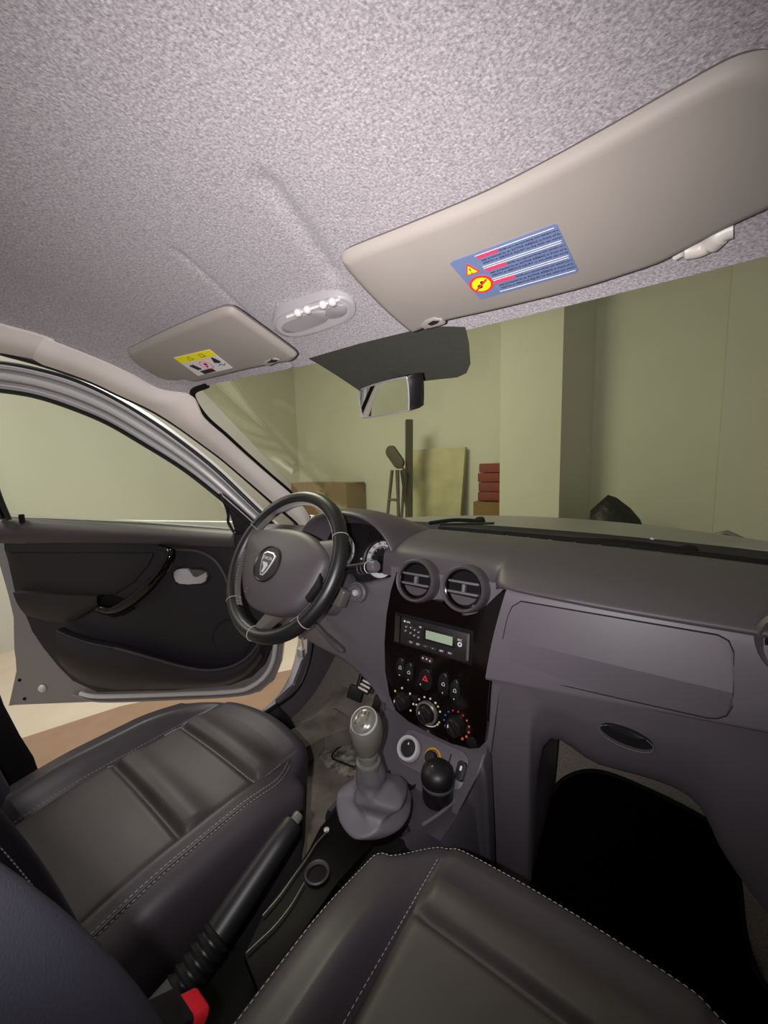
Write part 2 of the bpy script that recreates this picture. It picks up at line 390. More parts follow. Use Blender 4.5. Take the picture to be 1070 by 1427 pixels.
# pillar and cant rail trims, both sides
SEALPX = [(0, 489), (60, 506), (123, 528), (179, 555), (240, 587), (290, 623), (340, 664), (379, 699)]
def seal_pt(u, v): return AX(u, v, -.70)
SE = [Vector((-.70, -.9, 1.17)), Vector((-.70, -.4, 1.18))]+[seal_pt(*p) for p in SEALPX]+[Vector((-.705, .95, .70)), Vector((-.71, .985, .58))]
WEDGE = [AX(u, v, x) for u, v, x in ((268, 549, -.555), (285, 580, -.58), (315, 607, -.60), (340, 630, -.62), (375, 661, -.64), (408, 690, -.66))]
def inner_for(i, p):
    if p.y < .42: return Vector((-.603, p.y, zc(-.603, p.y)-.004))
    return None
inn = []
wl = WEDGE+[Vector((-.685, .97, .76)), Vector((-.70, 1.0, .70))]
for i, p in enumerate(SE):
    pass
SE = [Vector((-.70, -.9, 1.17)), Vector((-.70, -.4, 1.18))]+[seal_pt(*p) for p in ((0, 489), (60, 506), (123, 528), (165, 548), (200, 564), (222, 576), (250, 594), (283, 618), (312, 640), (350, 673), (379, 699))]+[Vector((-.705, .95, .70)), Vector((-.71, .985, .58))]
inn = [Vector((-.600, p.y, zc(-.600, p.y)-.003)) for p in SE[:6]]+[Vector((-.60, .448, zc(-.60, .448)-.003)), WEDGE[0]+Vector((-.002, 0, -.002))]+WEDGE[1:]+[Vector((-.67, .93, .79)), Vector((-.685, .97, .75)), Vector((-.70, 1.0, .62))][:len(SE)-8-5]
inn = [p+(Vector((.004, -.003, -.002)) if i > 6 else Vector((0, 0, 0))) for i, p in enumerate(inn[:len(SE)])]
print('trim', len(inn), len(SE))
mids = []
for a, b in zip(inn, SE):
    m = a.lerp(b, .5); mids.append(m+Vector((.010, -.006, -.006)))
def mirx(P): return [Vector((-p.x, p.y, p.z)) for p in P]
struct(loft('trim_1', [inn, mids, SE], M['pillar_trim'], None, 5, 6, thick=.006, ang=60))
struct(loft('trim_2', [mirx(inn), mirx(mids), mirx(SE)], M['pillar_trim'], None, 5, 6, thick=.006, ang=60))
# windscreen
WN = Vector((0, -.394, -.54)).normalized(); WDN = Vector((0, .54, -.394)).normalized()
_w0 = Vector((0, .566, 1.124))
ws = struct(prism('window_1', [_w0-WDN*.07+Vector((-.60, 0, 0)), _w0-WDN*.07+Vector((.60, 0, 0)), _w0+WDN*.68+Vector((.76, 0, 0)), _w0+WDN*.68+Vector((-.76, 0, 0))], -WN, .005, M['wind_glass']))
for sgn in (1, -1):
    e = [Vector((p.x*sgn, p.y, p.z)) for p in WEDGE]
    e = [Vector(((-.50)*sgn, yh(.50)-.002, zh(-.5)-.002))]+e+[Vector((-.69*sgn, .98, .74))]
    tube('edge_band', cat1(e, 6), .007, M['matte_black'], ws, seg=8)
WP0 = Vector((0, .561, 1.121))+WN*.010
pts = [AP(u, v, WP0, WN) for u, v in ((430, 500), (443, 507), (470, 524), (500, 544), (512, 547), (545, 541), (590, 531), (637, 526), (650, 520), (655, 508), (653, 480), (648, 455), (600, 455), (500, 480))]
bm = bmesh.new(); add_prism(bm, pts, -WN, .002); fin('dotted_sun_band', bm, material('dotted_band', rgb(44, 44, 38), .8, noise=(900, .1, rgb(56, 56, 47))), ws)
# ribs of the dot matrix
# cabin floor carpet, bulkhead, sills
rows = [[Vector((x, y, z)) for x in np.linspace(-.70, .70, 9)] for y, z in ((-.9, .0), (-.3, .0), (.3, .0), (.75, .0), (.92, .02), (1.05, .10), (1.18, .24), (1.22, .42), (1.2, .6))]
struct(loft('floor_carpet', rows, M['carpet'], None, 2, 5, thick=-.01, ang=60))
struct(box('wall_bulkhead', (0, 1.26, .33), 1.5, .03, .65, M['matte_black'], None))
# body side: door opening flange (silver), rubber seal, sill and hinge pillar
def body_side(sgn):
    def S(P): return [Vector((x*sgn, y, z)) for x, y, z in P]
    path = S([(-.735, 1.02, .74), (-.735, 1.02, .62), (-.735, 1.00, .45), (-.735, .97, .28), (-.735, .93, .16), (-.735, .87, .085), (-.735, .78, .055), (-.735, .6, .05), (-.735, .1, .05), (-.735, -.6, .05)])
    path = cat1(path, 5)
    bm = bmesh.new(); add_tube(bm, path, .03, seg=10, flat=.55, up=(1, 0, 0))
    a = struct(fin('trim_%d' % (3 if sgn > 0 else 4), bm, M['silver'], None, True, 60))
    tube('bead', [p+Vector((.022*sgn, .028 if p.y > .9 else 0, -.0 if p.y > .9 else .02)) for p in path], .008, M['silver_dull'], a, seg=8)
    sealp = [Vector((-.700*sgn, q.y, q.z)) for q in SE[2:]]+S([(-.705, 1.0, .40), (-.705, .985, .28), (-.705, .95, .17), (-.705, .89, .10), (-.705, .8, .085), (-.705, .6, .08), (-.705, .1, .08), (-.705, -.6, .08)])
    tube('door_seal', cat1(sealp, 5), .009, M['rubber'], a, seg=8)
    # kick panel and sill cover
    kp = S([(-.70, 1.22, .66), (-.70, .99, .60), (-.70, .98, .40), (-.70, .95, .22), (-.70, .88, .12), (-.70, .80, .10), (-.70, .80, -.02), (-.70, 1.22, -.02)])
    struct(prism('wall_kick_left' if sgn > 0 else 'wall_kick_right', kp, (-sgn, 0, 0), .018, M['dash_low'], None, bevel=.004))
    sc = S([(-.60, .80, .02), (-.64, .80, .06), (-.70, .80, .085), (-.72, .80, .05), (-.70, .80, -.03)])
    struct(prism('baseboard_left' if sgn > 0 else 'baseboard_right', sc, (0, -1, 0), 1.6, M['black'], None))
    return a
body_side(1); body_side(-1)
# hinge hardware on the driver's side pillar
hg = thing('door_hinge', (-.742, .95, .2), 'small yellowed metal door hinge bracket on the silver door opening', 'hinge')
for k, (yy, zz) in enumerate(((.955, .29), (.945, .22))):
    box('bracket', (-.722, yy-.01, zz), .03, .02, .035, M['white_plastic'], hg, bevel=.004)
    lathe('pin', [(0, 0), (.006, 0), (.006, .03), (0, .03)], (-.71, yy-.012, zz-.015), (0, 0, 1), M['metal_grey'], hg, 12)
tube('check_strap', [(-.715, .95, .33), (-.713, .935, .27), (-.72, .945, .2), (-.712, .92, .15)], .003, M['amber'], hg, seg=6)
# right hand door card (closed), mostly outside the picture
rd = struct(prism('wall_right', [Vector((.69, y, z)) for y, z in ((-.9, .08), (-.9, .72), (.85, .70), (.93, .55), (.93, .2), (.85, .1))], (1, 0, 0), .05, M['door_trim'], None, bevel=.01))
# driver side B pillar trim
bp = [AX(u, v, -.71) for u, v in ((-30, 940), (0, 985), (28, 1025), (47, 1055))]
pts = [Vector((-.71, -.02, 1.16)), Vector((-.71, .05, .9)), bp[1]+Vector((0, -.02, .25)), bp[1], bp[2], bp[3]+Vector((0, .0, 0)), Vector((-.71, bp[3].y+.03, .09)), Vector((-.71, -.2, .09)), Vector((-.71, -.2, 1.16))]
struct(prism('trim_5', pts, (-1, 0, 0), .04, M['black'], None, bevel=.006))

# ================================================================== BONNET, COWL, WIPERS
bn = thing('car_bonnet', (0, 1.5, .70), 'grey car bonnet edge just visible below the windscreen', 'bonnet')
loft('bonnet_panel', [[Vector((x, y-.25*x*x, z-.06*x*x)) for x in np.linspace(-.72, .72, 7)] for y, z in ((1.17, .690), (1.3, .706), (1.6, .702), (2.0, .64), (2.15, .57))], M['silver_dull'], bn, 3, 4, thick=.004)
struct(loft('trim_6', [[Vector((x, y-.28*x*x, z)) for x in np.linspace(-.72, .72, 7)] for y, z in ((1.0, .715), (1.08, .70), (1.18, .725))], M['black'], None, 3, 3, thick=.004))
for (u0, v0, u1, v1, y0, y1, lab) in ((598, 729, 668, 726, 1.05, 1.10, 'black wiper arm at the foot of the windscreen near the pale board'),
                                      (800, 752, 960, 768, 1.04, 1.02, 'black wiper arm at the foot of the windscreen below the black bag')):
    a, b = AY(u0, v0, y0), AY(u1, v1, y1)
    w = thing('windscreen_wiper', a, lab, 'wiper', None)
    tube('arm', cat1([a, a.lerp(b, .5)+Vector((0, 0, .006)), b], 5), .006, M['matte_black'], w, seg=8)
    tube('blade', [a.lerp(b, .25)+Vector((0, -.008, -.004)), b+Vector((.05*(b.x-a.x)/max(abs(b.x-a.x), .01), -.012, -.002))], .004, M['rubber'], w, seg=6)
    lathe('pivot', [(0, 0), (.016, 0), (.014, .012), (0, .016)], b+Vector((0, .005, -.004)), (0, -.3, 1), M['matte_black'], w, 16)

# ================================================================== DASHBOARD
db = thing('dashboard', (0, .8, .45), 'dark grey grained plastic dashboard under the windscreen', 'dashboard')
X7 = [-.16, 0, .108, .146, .30, .47, .60, .72]
def R(ys, zs, xs=X7): return [Vector(p) for p in zip(xs, ys, zs)]
top = [R([1.0, 1.0, .997, .994, .972, .934, .892, .845], [.728]*8),
       R([.90, .90, .90, .90, .89, .87, .85, .82], [.742, .742, .741, .740, .738, .736, .735, .73]),
       R([.80, .80, .80, .80, .80, .80, .79, .78], [.738, .738, .737, .735, .732, .73, .73, .725]),
       R([.735, .745, .745, .728, .725, .725, .725, .74], [.720, .722, .721, .718, .714, .713, .712, .71]),
       R([.722, .728, .726, .690, .684, .684, .688, .71], [.690, .700, .700, .696, .692, .692, .692, .69]),
       R([.720, .722, .722, .690, .683, .683, .687, .71], [.665, .670, .672, .689, .685, .685, .685, .68])]
loft('top_pad', top, M['dash'], db, 6, 6, thick=-.004, ang=50)
tube('windscreen_gap', cat1([p+Vector((0, .004, .004)) for p in top[0]], 6), .009, M['matte_black'], db, seg=8)
# demister slots along the base of the windscreen
for k in range(9):
    x = -.02+.052*k; y = .955-.22*x*x
    box('demister_slot', (x, y, .7405), .044, .010, .003, M['matte_black'], db, bevel=.0008)
# passenger panel with airbag door
XP = [.118, .20, .30, .40, .495, .60, .72]
zcr = lambda x: .522+.1111*(x-.118)
pan = [R([.700]*6+[.72], [.690]*7, XP), R([.683]*6+[.71], [.680]*7, XP),
       R([.671]*6+[.70], [.60]*7, XP), R([.662, .663, .665, .667, .668, .67, .70], [zcr(x)+.006 for x in XP], XP), R([.664, .665, .667, .669, .670, .672, .70], [zcr(x)-.002 for x in XP], XP), R([.688]*6+[.71], [zcr(x)-.008 for x in XP], XP)]
pan[1][0] = Vector((.145, .683, .680)); pan[0][0] = Vector((.148, .70, .69)); pan[2][0] = Vector((.128, .671, .60))
loft('passenger_panel', pan, M['dash_low'], db, 5, 5, thick=-.004, ang=50)
AN = nrm(np.cross([1, 0, 0], [0, .02, .16])); AN = AN if AN[1] < 0 else -AN
AP0 = np.array([.3, .6715, .60])+AN*.0042
dl = [(700, 912), (704, 880), (708, 860), (714, 845), (726, 838)]; 
topE = dl+[(860, 861), (1000, 885), (1015, 893), (1022, 908)]
foldR, foldL = (1021, 966), (701, 889)
def ap(u, v, o=0): return AP(u, v, AP0+AN*o, AN)
bm = bmesh.new()
up = [ap(*p) for p in [(701, 889), (704, 874), (708, 858), (714, 845), (726, 838), (860, 861), (1000, 885), (1015, 893), (1022, 908)]]+[ap(1021, 966, .007)]+[ap(860, 928, .008)]+[]
lo = [ap(701, 889, .0), ap(860, 928, .008), ap(1021, 966, .007), ap(1020, 985), ap(1012, 997), ap(998, 1001), ap(985, 1000), ap(850, 970), ap(720, 940), ap(706, 934), ap(700, 922), ap(700, 905)]
add_prism(bm, up, -Vector(AN), .006); add_prism(bm, lo, -Vector(AN), .006)
bmesh.ops.triangulate(bm, faces=[f for f in bm.faces if len(f.verts) > 4])
ad = fin('airbag_door', bm, M['dash_low'], db, True, 20)
ol = [ap(u, v, -.001) for u, v in [(701, 889), (704, 874), (708, 858), (714, 845), (726, 838), (860, 861), (1000, 885), (1015, 893), (1022, 908), (1021, 966), (1020, 985), (1012, 997), (998, 1001), (985, 1000), (850, 970), (720, 940), (706, 934), (700, 922), (700, 905)]]
tube('door_gap', ol, .0015, M['gap'], ad, seg=6, closed=True)
# lower glovebox with its handle recess
XG = [.105, .180, .203, .30, .427, .48, .56, .70]
zb_ = [.02, .02, .370, .379, .385, .306, .22, .15]
glv = [R([.688]*8, [zcr(x)-.008 for x in XG], XG), R([.693]*8, [zcr(x)-.04 for x in XG], XG),
       R([.702]*8, [(zcr(x)+z)/2 for x, z in zip(XG, zb_)], XG), R([.735]*8, zb_, XG), R([.77]*8, [z-.004 for z in zb_], XG), R([.95]*8, [z+.05 for z in zb_], XG)]
gb = loft('glovebox', glv, M['dash_low'], db, 5, 5, thick=-.004, ang=50)
GN = Vector((0, -.99, .1)).normalized(); gp0 = Vector((.343, .694, .485))
hc = AP(872, 1025, gp0, GN); hx = (AP(905, 1038, gp0, GN)-AP(840, 1013, gp0, GN)).normalized(); hy = GN.cross(hx).normalized()
e = ell(hc+GN*.004, hx, hy, .036, .013, 36)
prism('handle_recess', e, -GN, .006, M['matte_black'], gb)
tube('recess_rim', ell(hc+GN*.004-hy*.003, hx, hy, .038, .015, 36), .0009, M['dash_low'], gb, seg=8, closed=True)
prism('handle', [p for p in ell(hc+GN*.006+hy*.008, hx, hy, .027, .005, 24)], -GN, .006, M['black'], gb, bevel=.001)
# side vent at the far right
sv = AY(1128, 905, .68)
lathe('side_vent', [(.040, 0), (.048, .004), (.052, .012), (.048, .018), (.042, .014), (.040, .004), (.012, .0)], sv+Vector((0, .012, 0)), (0, -1, .1), M['dash'], db, 36)
lathe('side_vent_core', [(0, 0), (.041, 0), (.041, .006), (0, .006)], sv+Vector((0, .004, 0)), (0, -1, .1), M['matte_black'], db, 30)

# driver side: binnacle, lower panel
def arch(y, xc, w, zt, zb, n=13, p=2.4):
    out = []
    for k in range(n):
        a = math.pi*k/(n-1); c, s = math.cos(a), math.sin(a)
        out.append(Vector((xc-w*math.copysign(abs(c)**(2/p), c), y, zb+(zt-zb)*abs(s)**(2/p))))
    return out
BX = -.305
inner = [arch(.735, BX, .165, .797, .655), arch(.77, BX-.003, .155, .787, .655), arch(.815, BX-.01, .135, .765, .640)]
outer = [arch(.735, BX, .165, .797, .655), arch(.731, BX, .172, .804, .653), arch(.75, BX, .180, .810, .65), arch(.82, BX, .187, .805, .66), arch(.91, BX, .20, .775, .68), arch(.985, BX, .21, .735, .70)]
loft('binnacle_hood', outer, M['dash'], db, 3, 4, ang=50)
loft('binnacle_tunnel', inner, M['dash_low'], db, 3, 3, ang=50)
XD = [-.72, -.62, -.50, -.40, -.30, -.20, -.135]
XE = [-.72, -.66, -.60, -.54, -.48, -.455]
loft('end_pad', [R([.84, .87, .90, .92, .94, .945], [.724]*6, XE), R([.83]*6, [.730]*6, XE), R([.77]*6, [.720]*6, XE), R([.745]*6, [.68]*6, XE), R([.737]*6, [.63]*6, XE)], M['dash'], db, 4, 4, thick=-.004, ang=50)
drv = [R([.80]*7, [.660, .660, .655, .630, .606, .630, .655], XD), R([.76]*7, [.668, .668, .660, .636, .612, .636, .660], XD), R([.742]*7, [.66, .66, .652, .630, .606, .630, .655], XD),
       R([.735, .735, .73, .725, .72, .715, .712], [.585]*7, XD), R([.74, .735, .73, .722, .715, .71, .705], [.54]*7, XD), R([.76, .75, .74, .73, .72, .71, .70], [.46, .45, .44, .43, .425, .40, .36], XD), R([.80, .79, .78, .77, .76, .74, .72], [.43, .42, .41, .40, .395, .37, .33], XD), R([1.0]*7, [.44]*7, XD)]
loft('driver_panel', drv, M['dash_low'], db, 5, 5, thick=-.004, ang=50)

# ------------------------------------------------------------------ centre fascia
CS0 = np.array([0, .70, .67]); CSD = nrm([0, -.035, -.305]); CSN = Vector(nrm(np.cross([1, 0, 0], CSD))); CSN = -CSN if CSN.y > 0 else CSN
CSX = Vector((1, 0, 0)); CSY = -Vector(CSD)
def cs(x, d, o=0): return Vector(CS0)+CSX*x+Vector(CSD)*d+CSN*o
def csp(u, v, o=0): return AP(u, v, CS0+np.array(CSN)*o, CSN)
cf = thing('centre_fascia', cs(0, .15), 'gloss brown black centre fascia holding the radio and heater controls', 'fascia')
out = [(553, 797), (546, 822), (540, 855), (537, 895), (538, 935), (543, 968), (552, 990), (570, 1004), (600, 1021), (630, 1035), (655, 1043), (668, 1042), (676, 1034), (679, 1010), (681, 975), (684, 940), (688, 900), (694, 865), (702, 838), (712, 821), (703, 820), (692, 830), (680, 845), (665, 856), (648, 860), (630, 852), (618, 838), (606, 836), (590, 838), (570, 828), (560, 812)]
fp = [csp(*p) for p in out]
prism('fascia_panel', [p+CSN*.004 for p in fp], -CSN, .02, M['gloss'], cf, bevel=.003, seg=3)
tube('fascia_edge', [csp(u, v, .003) for u, v in [(680, 1005), (682, 975), (685, 940), (689, 900), (695, 865), (703, 838), (712, 822)]], .0016, M['chrome'] if False else M['gloss'], cf, seg=6)
# infill behind the fascia so nothing is seen through
prism('fascia_backing', [cs(-.135, -.02, -.013), cs(-.12, .32, -.013), cs(.12, .32, -.013), cs(.15, -.02, -.013)], -CSN, .01, M['dash_low'], cf)
# round air vents
def vent(x, lab):
    c = cs(x, -.001, 0)
    ax = (CSN+Vector((0, 0, .12))).normalized(); vx = CSX; vy = ax.cross(vx)
    t = thing('air_vent', c, lab, 'vent', None)
    lathe('bezel', [(.0385, -.02), (.039, .012), (.0405, .017), (.0435, .019), (.0465, .015), (.0480, .006), (.049, -.02)], c, ax, M['dash'], t, 48)
    lathe('gloss_ring', [(.0345, -.016), (.035, .004), (.0365, .011), (.0388, .012), (.039, -.016)], c, ax, M['gloss'], t, 48)
    lathe('duct', [(0, .0005), (.0405, .0005), (.0405, -.006), (0, -.006)], c, ax, M['matte_black'], t, 32)
    for s in (.011, -.010):
        hw = math.sqrt(.0345**2-s*s)
        prism('vane', rrect(c+vy*s+ax*.006, vx, ax, hw*2, .016, .003), vy, .0042, M['boot'], t, bevel=.001)
    box('vane_slider', c+ax*.009+vx*.002+vy*.001, .007, .018, .012, M['boot'], t, X=vx, Y=vy, bevel=.002)
    prism('lower_flap', [c+ax*.0045+vx*.032*math.cos(rad(a))+vy*.032*math.sin(rad(a)) for a in range(205, 340, 9)], -ax, .004, M['dash'], t, bevel=.001)
vent(-.054, 'round air vent on the left, nearer the steering wheel, above the radio')
vent(.057, 'round air vent on the right, nearer the glovebox, above the radio')
# radio
rx0, rx1, rd0, rd1 = -.103, .077, .082, .144
rc = ((rx0+rx1)/2, (rd0+rd1)/2)
cr = thing('car_radio', cs(rc[0], rd1), 'black car radio with a pale green display in the gloss fascia', 'radio')
prism('surround', [cs(rx0-.004, rd0-.004, .0045), cs(rx0-.004, rd1+.004, .0045), cs(rx1+.004, rd1+.004, .0045), cs(rx1+.004, rd0-.004, .0045)], -CSN, .006, M['matte_black'], cr, bevel=.001)
prism('faceplate', rrect(cs(rc[0]+.008, rc[1], .010), CSX, CSY, rx1-rx0-.018, rd1-rd0-.004, .004), -CSN, .008, material('radio_face', rgb(38, 34, 37), .4), cr, bevel=.0015)
prism('cheek', [cs(rx0-.002, rd0, .0055), cs(rx0+.014, rd0+.002, .0105), cs(rx0+.014, rd1-.002, .0105), cs(rx0-.002, rd1, .0055)], -CSN, .004, M['gloss'], cr)
LX0, LX1, LD0, LD1 = -.022, .040, .099, .117
lc = cs((LX0+LX1)/2, (LD0+LD1)/2, .0105)
prism('display_frame', rrect(lc, CSX, CSY, LX1-LX0+.012, LD1-LD0+.008, .002), -CSN, .002, M['black'], cr, bevel=.0005)
prism('display', rrect(lc+CSN*.0006, CSX, CSY, LX1-LX0, LD1-LD0, .001), -CSN, .002, M['lcd'], cr)
def dot(name, x, d, r, mat, par, o=.0115, h=.003, seg=14):
    return lathe(name, [(0, -h), (r, -h), (r, -.0005), (r*.8, 0), (0, 0)], cs(x, d, o), CSN, mat, par, seg)
bm_dark = material('radio_button', rgb(58, 54, 56), .35)
for (x, d) in ((-.072, .103), (-.060, .102), (-.050, .105), (-.040, .108), (-.060, .114), (-.050, .117), (-.040, .119), (-.073, .112)):
    b_ = dot('button', x, d, .0042, bm_dark, cr)
    dot('button_mark', x, d, .0013, M['white'], b_, .012, .001, 8)
text('power_mark', '● ON', .006, cs(-.070, .0915, .0116), CSX, CSY, M['white'], cr)
text('track_mark', '|◄', .005, cs(-.036, .0955, .0116), CSX, CSY, M['white'], cr)
for x, tx in ((-.058, 'TA'), (-.040, 'CD'), (-.022, '•'), (-.004, '•'), (.016, 'AM'), (.035, 'FM')):
    b_ = prism('key', rrect(cs(x, .1335, .0112), CSX, CSY, .014, .006, .002), -CSN, .002, bm_dark, cr, bevel=.0005)
    text('key_mark', tx, .0055, cs(x, .1335, .0117), CSX, CSY, M['white'], b_)
text('source_mark', 'SRC', .0055, cs(.056, .101, .0116), CSX, CSY, M['white'], cr)
lathe('dial_mark', [(.0025, 0), (.0048, 0), (.0048, .001), (.0025, .001)], cs(.056, .110, .0102), CSN, M['white'], cr, 20)
prism('side_strip', rrect(cs(.0735, rc[1], .0108), CSX, CSY, .005, .05, .001), -CSN, .003, M['knob_grey'], cr, bevel=.0006)
# warning lamp under the radio
wl_ = prism('lamp_window', rrect(cs(-.020, .163, .0062), CSX, CSY, .030, .013, .005), -CSN, .004, material('smoked_lamp', rgb(58, 44, 40), .2), cf, bevel=.001)
for dx in (-.009, .0, .008):
    dot('lamp_mark', -.020+dx, .162+.002*(dx > 0), .002, M['label_white'], wl_, .0072, .002, 8)
# rocker switches
def rocker(x, d, w, h, glyph, col='white'):
    r_ = prism('rocker_switch', ell(cs(x, d, .009), CSX, CSY, w/2, h/2, 32), -CSN, .010, M['black'], cf, bevel=.003, seg=3)
    if glyph: text('switch_symbol', glyph, .011, cs(x, d-.001, .0094), CSX, CSY, M[col], r_)
    lathe('switch_light', [(0, -.001), (.0016, -.001), (.0012, .0005), (0, .0005)], cs(x-.001, d+h*.34, .0092), CSN, M['white'], r_, 8)
    return r_
rocker(-.084, .199, .022, .046, '⌂'); rocker(-.061, .203, .022, .046, '⌂')
rocker(.023, .203, .024, .050, '⌂'); rocker(.049, .208, .022, .048, '⌂')
hz = prism('hazard_switch', ell(cs(-.020, .206, .009), CSX, CSY, .016, .024, 36), -CSN, .010, M['black'], cf, bevel=.003, seg=3)
tri = [cs(-.020+.0085*math.cos(rad(a)), .204-.0085*math.sin(rad(a)), .0094) for a in (90, 210, 330)]
prism('hazard_triangle', tri, -CSN, .001, M['red'], hz)
tri = [cs(-.020+.0035*math.cos(rad(a)), .204-.0035*math.sin(rad(a)), .0098) for a in (90, 210, 330)]
prism('triangle_core', tri, -CSN, .001, M['black'], hz)
dot('switch_light', -.031, .219, .0016, M['white'], hz, .0095, .002, 8)
# heater knobs
def knob(x, d, r, kind):
    k = lathe('heater_knob', [(r*1.15, -.004), (r*1.15, .006), (r*1.02, .010), (r*.98, .018), (r*.88, .020), (0, .021)], cs(x, d, .004), CSN, M['black'], cf, 36)
    box('grip', cs(x, d, .026), r*.5, r*1.75, .014, M['black'], k, X=(CSX*.8+CSY*.6), Y=(CSY*.8-CSX*.6), bevel=.003)
    prism('pointer', rrect(cs(x, d, .0335)+(CSY*.8-CSX*.6)*r*.55, CSX, CSY, .0022, .006, .0008), -CSN, .001, M['white'], k)
    return k
k1 = knob(-.075, .270, .016, 0); k2 = knob(-.012, .274, .017, 1); k3 = knob(.054, .277, .017, 2)
lathe('fan_ring', [(.0195, .000), (.0195, .008), (.0215, .010), (.0245, .008), (.0245, .0)], cs(-.012, .274, .006), CSN, M['knob_grey'], k2, 40)
for a, mt in ((150, 'yellow'), (100, 'white'), (50, 'white'), (0, 'white'), (-40, 'white')):
    dot('mode_mark', -.075+.026*math.cos(rad(a)), .270-.026*math.sin(rad(a)), .0024, M[mt], k1, .0055, .002, 8)
for a, mt in ((170, 'white'), (140, 'white'), (110, 'white'), (82, 'white'), (56, 'white'), (40, 'yellow'), (20, 'white'), (-25, 'yellow'), (-38, 'white')):
    dot('fan_mark', -.012+.030*math.cos(rad(a)), .274-.030*math.sin(rad(a)), .0022, M[mt], k2, .0055, .002, 8)
tube('fan_arc', [cs(-.012+.030*math.cos(rad(a)), .274-.030*math.sin(rad(a)), .0048) for a in range(-100, -44, 6)], .0012, M['white'], k2, seg=6)
for i, a in enumerate(range(205, -61, -24)):
    mt = 'blue' if i < 4 else ('red' if i < 7 else 'orange')
    dot('temperature_mark', .054+.0275*math.cos(rad(a)), .277-.0275*math.sin(rad(a)), .0018+.0002*max(0, i-6), M[mt], k3, .0055, .002, 8)
dot('blank_button', -.046, .256, .008, M['black'], cf, .008, .006, 20)
dot('fascia_cap', .088, .300, .011, M['black'], cf, .006, .004, 20)

# ================================================================== STEERING
W0 = Vector((-.361, .586, .697)); TA = rad(30)
WN_ = Vector((0, -math.cos(TA), math.sin(TA))); WX = Vector((1, 0, 0)); WY = Vector((0, math.sin(TA), math.cos(TA)))
def wp(a, b, c=0): return W0+WX*a+WY*b+WN_*c
cl = thing('steering_column', wp(0, 0, -.20), 'dark plastic steering column shroud behind the wheel', 'steering column')
rows = []
for c, sx, sy, dy in ((-.045, .040, .040, 0), (-.06, .062, .058, -.005), (-.10, .070, .066, -.012), (-.16, .074, .07, -.018), (-.21, .07, .066, -.02)):
    rows.append([wp(sx*math.copysign(abs(math.cos(t))**.7, math.cos(t)), dy+sy*math.copysign(abs(math.sin(t))**.7, math.sin(t)), c) for t in [2*math.pi*k/28 for k in range(28)]])
bm = bmesh.new(); vs = add_grid(bm, rows, cu=True); bm.faces.new(vs[0]); fin('shroud', bm, M['dash_low'], cl, True, 50)
lathe('boss', [(.035, -.05), (.04, .0), (.03, .012), (0, .014)], W0, WN_, M['black'], cl, 30)
st1 = AY(518, 790, .655)
sa = wp(.06, .005, -.09)
tube('switch_lever', cat1([sa, sa.lerp(st1, .45)+Vector((0, 0, .004)), st1], 6), [.009]*6+[.011]*4+[.0125, .0125, .0125], M['black'], cl, seg=16)
sd = (st1-sa).normalized()
lathe('lever_cap', [(.0125, -.004), (.0135, 0), (.0135, .012), (.011, .016), (0, .017)], st1, sd, M['dash_low'], cl, 24)
for k in range(3):
    lathe('lever_ring', [(.0128, 0), (.0134, .001), (.0128, .002)], st1-sd*(.012+.012*k), sd, M['white'] if k == 0 else M['dash_low'], cl, 20)
s2 = wp(-.06, .005, -.09)
tube('switch_lever', cat1([s2, s2+Vector((-.06, -.02, .006)), s2+Vector((-.12, -.035, .012))], 5), .010, M['black'], cl, seg=14)
rem = AY(474, 832, .665)
rb_ = box('audio_remote', rem, .034, .030, .046, M['knob_grey'], cl, X=(.9, .1, -.3), Y=(0, .9, -.3), bevel=.006, seg=3)
for dz in (.013, -.002, -.014):
    box('remote_button', rem+Vector((-.018, -.013, dz)), .014, .012, .007, M['black'], rb_, bevel=.002)
tube('adjust_lever', cat1([AY(438, 868, .66), AY(458, 890, .645), AY(478, 908, .635)], 5), [.006]*5+[.008]*5+[.004], M['dash'], cl, seg=12)
ig = AY(497, 826, .708)
igo = thing('ignition_lock', ig, 'round ignition lock on the lower dash right of the steering wheel', 'ignition lock')
iax = Vector((.15, -.9, .25))
lathe('lock_ring', [(.026, -.012), (.026, .004), (.023, .006), (.020, .001), (.017, .001), (.016, .007), (.011, .008), (.009, .004), (0, .004)], ig, iax, M['dash_low'], igo, 36)
lathe('key_barrel', [(.0085, .0035), (.008, .009), (.005, .009), (.004, .006), (0, .006)], ig, iax, M['chrome'], igo, 20)

sw = thing('steering_wheel', W0, 'black leather steering wheel with shield emblem and silver grey stitching', 'steering wheel')
R0 = .1725; tr = .0172
ring = [wp(R0*math.cos(2*math.pi*k/96), R0*math.sin(2*math.pi*k/96)) for k in range(96)]
rows = []
for k in range(96):
    th = 2*math.pi*k/96; er = WX*math.cos(th)+WY*math.sin(th)
    g = 1+.10*math.exp(-((th-rad(52))/.14)**2)+.10*math.exp(-((th-rad(128))/.14)**2)
    rows.append([ring[k]+er*tr*.98*g*math.cos(2*math.pi*j/16)+WN_*tr*1.08*math.sin(2*math.pi*j/16) for j in range(16)])
bm = bmesh.new(); add_grid(bm, rows, cu=True, cv=True); rim = fin('rim', bm, M['rim'], sw, True, 80)
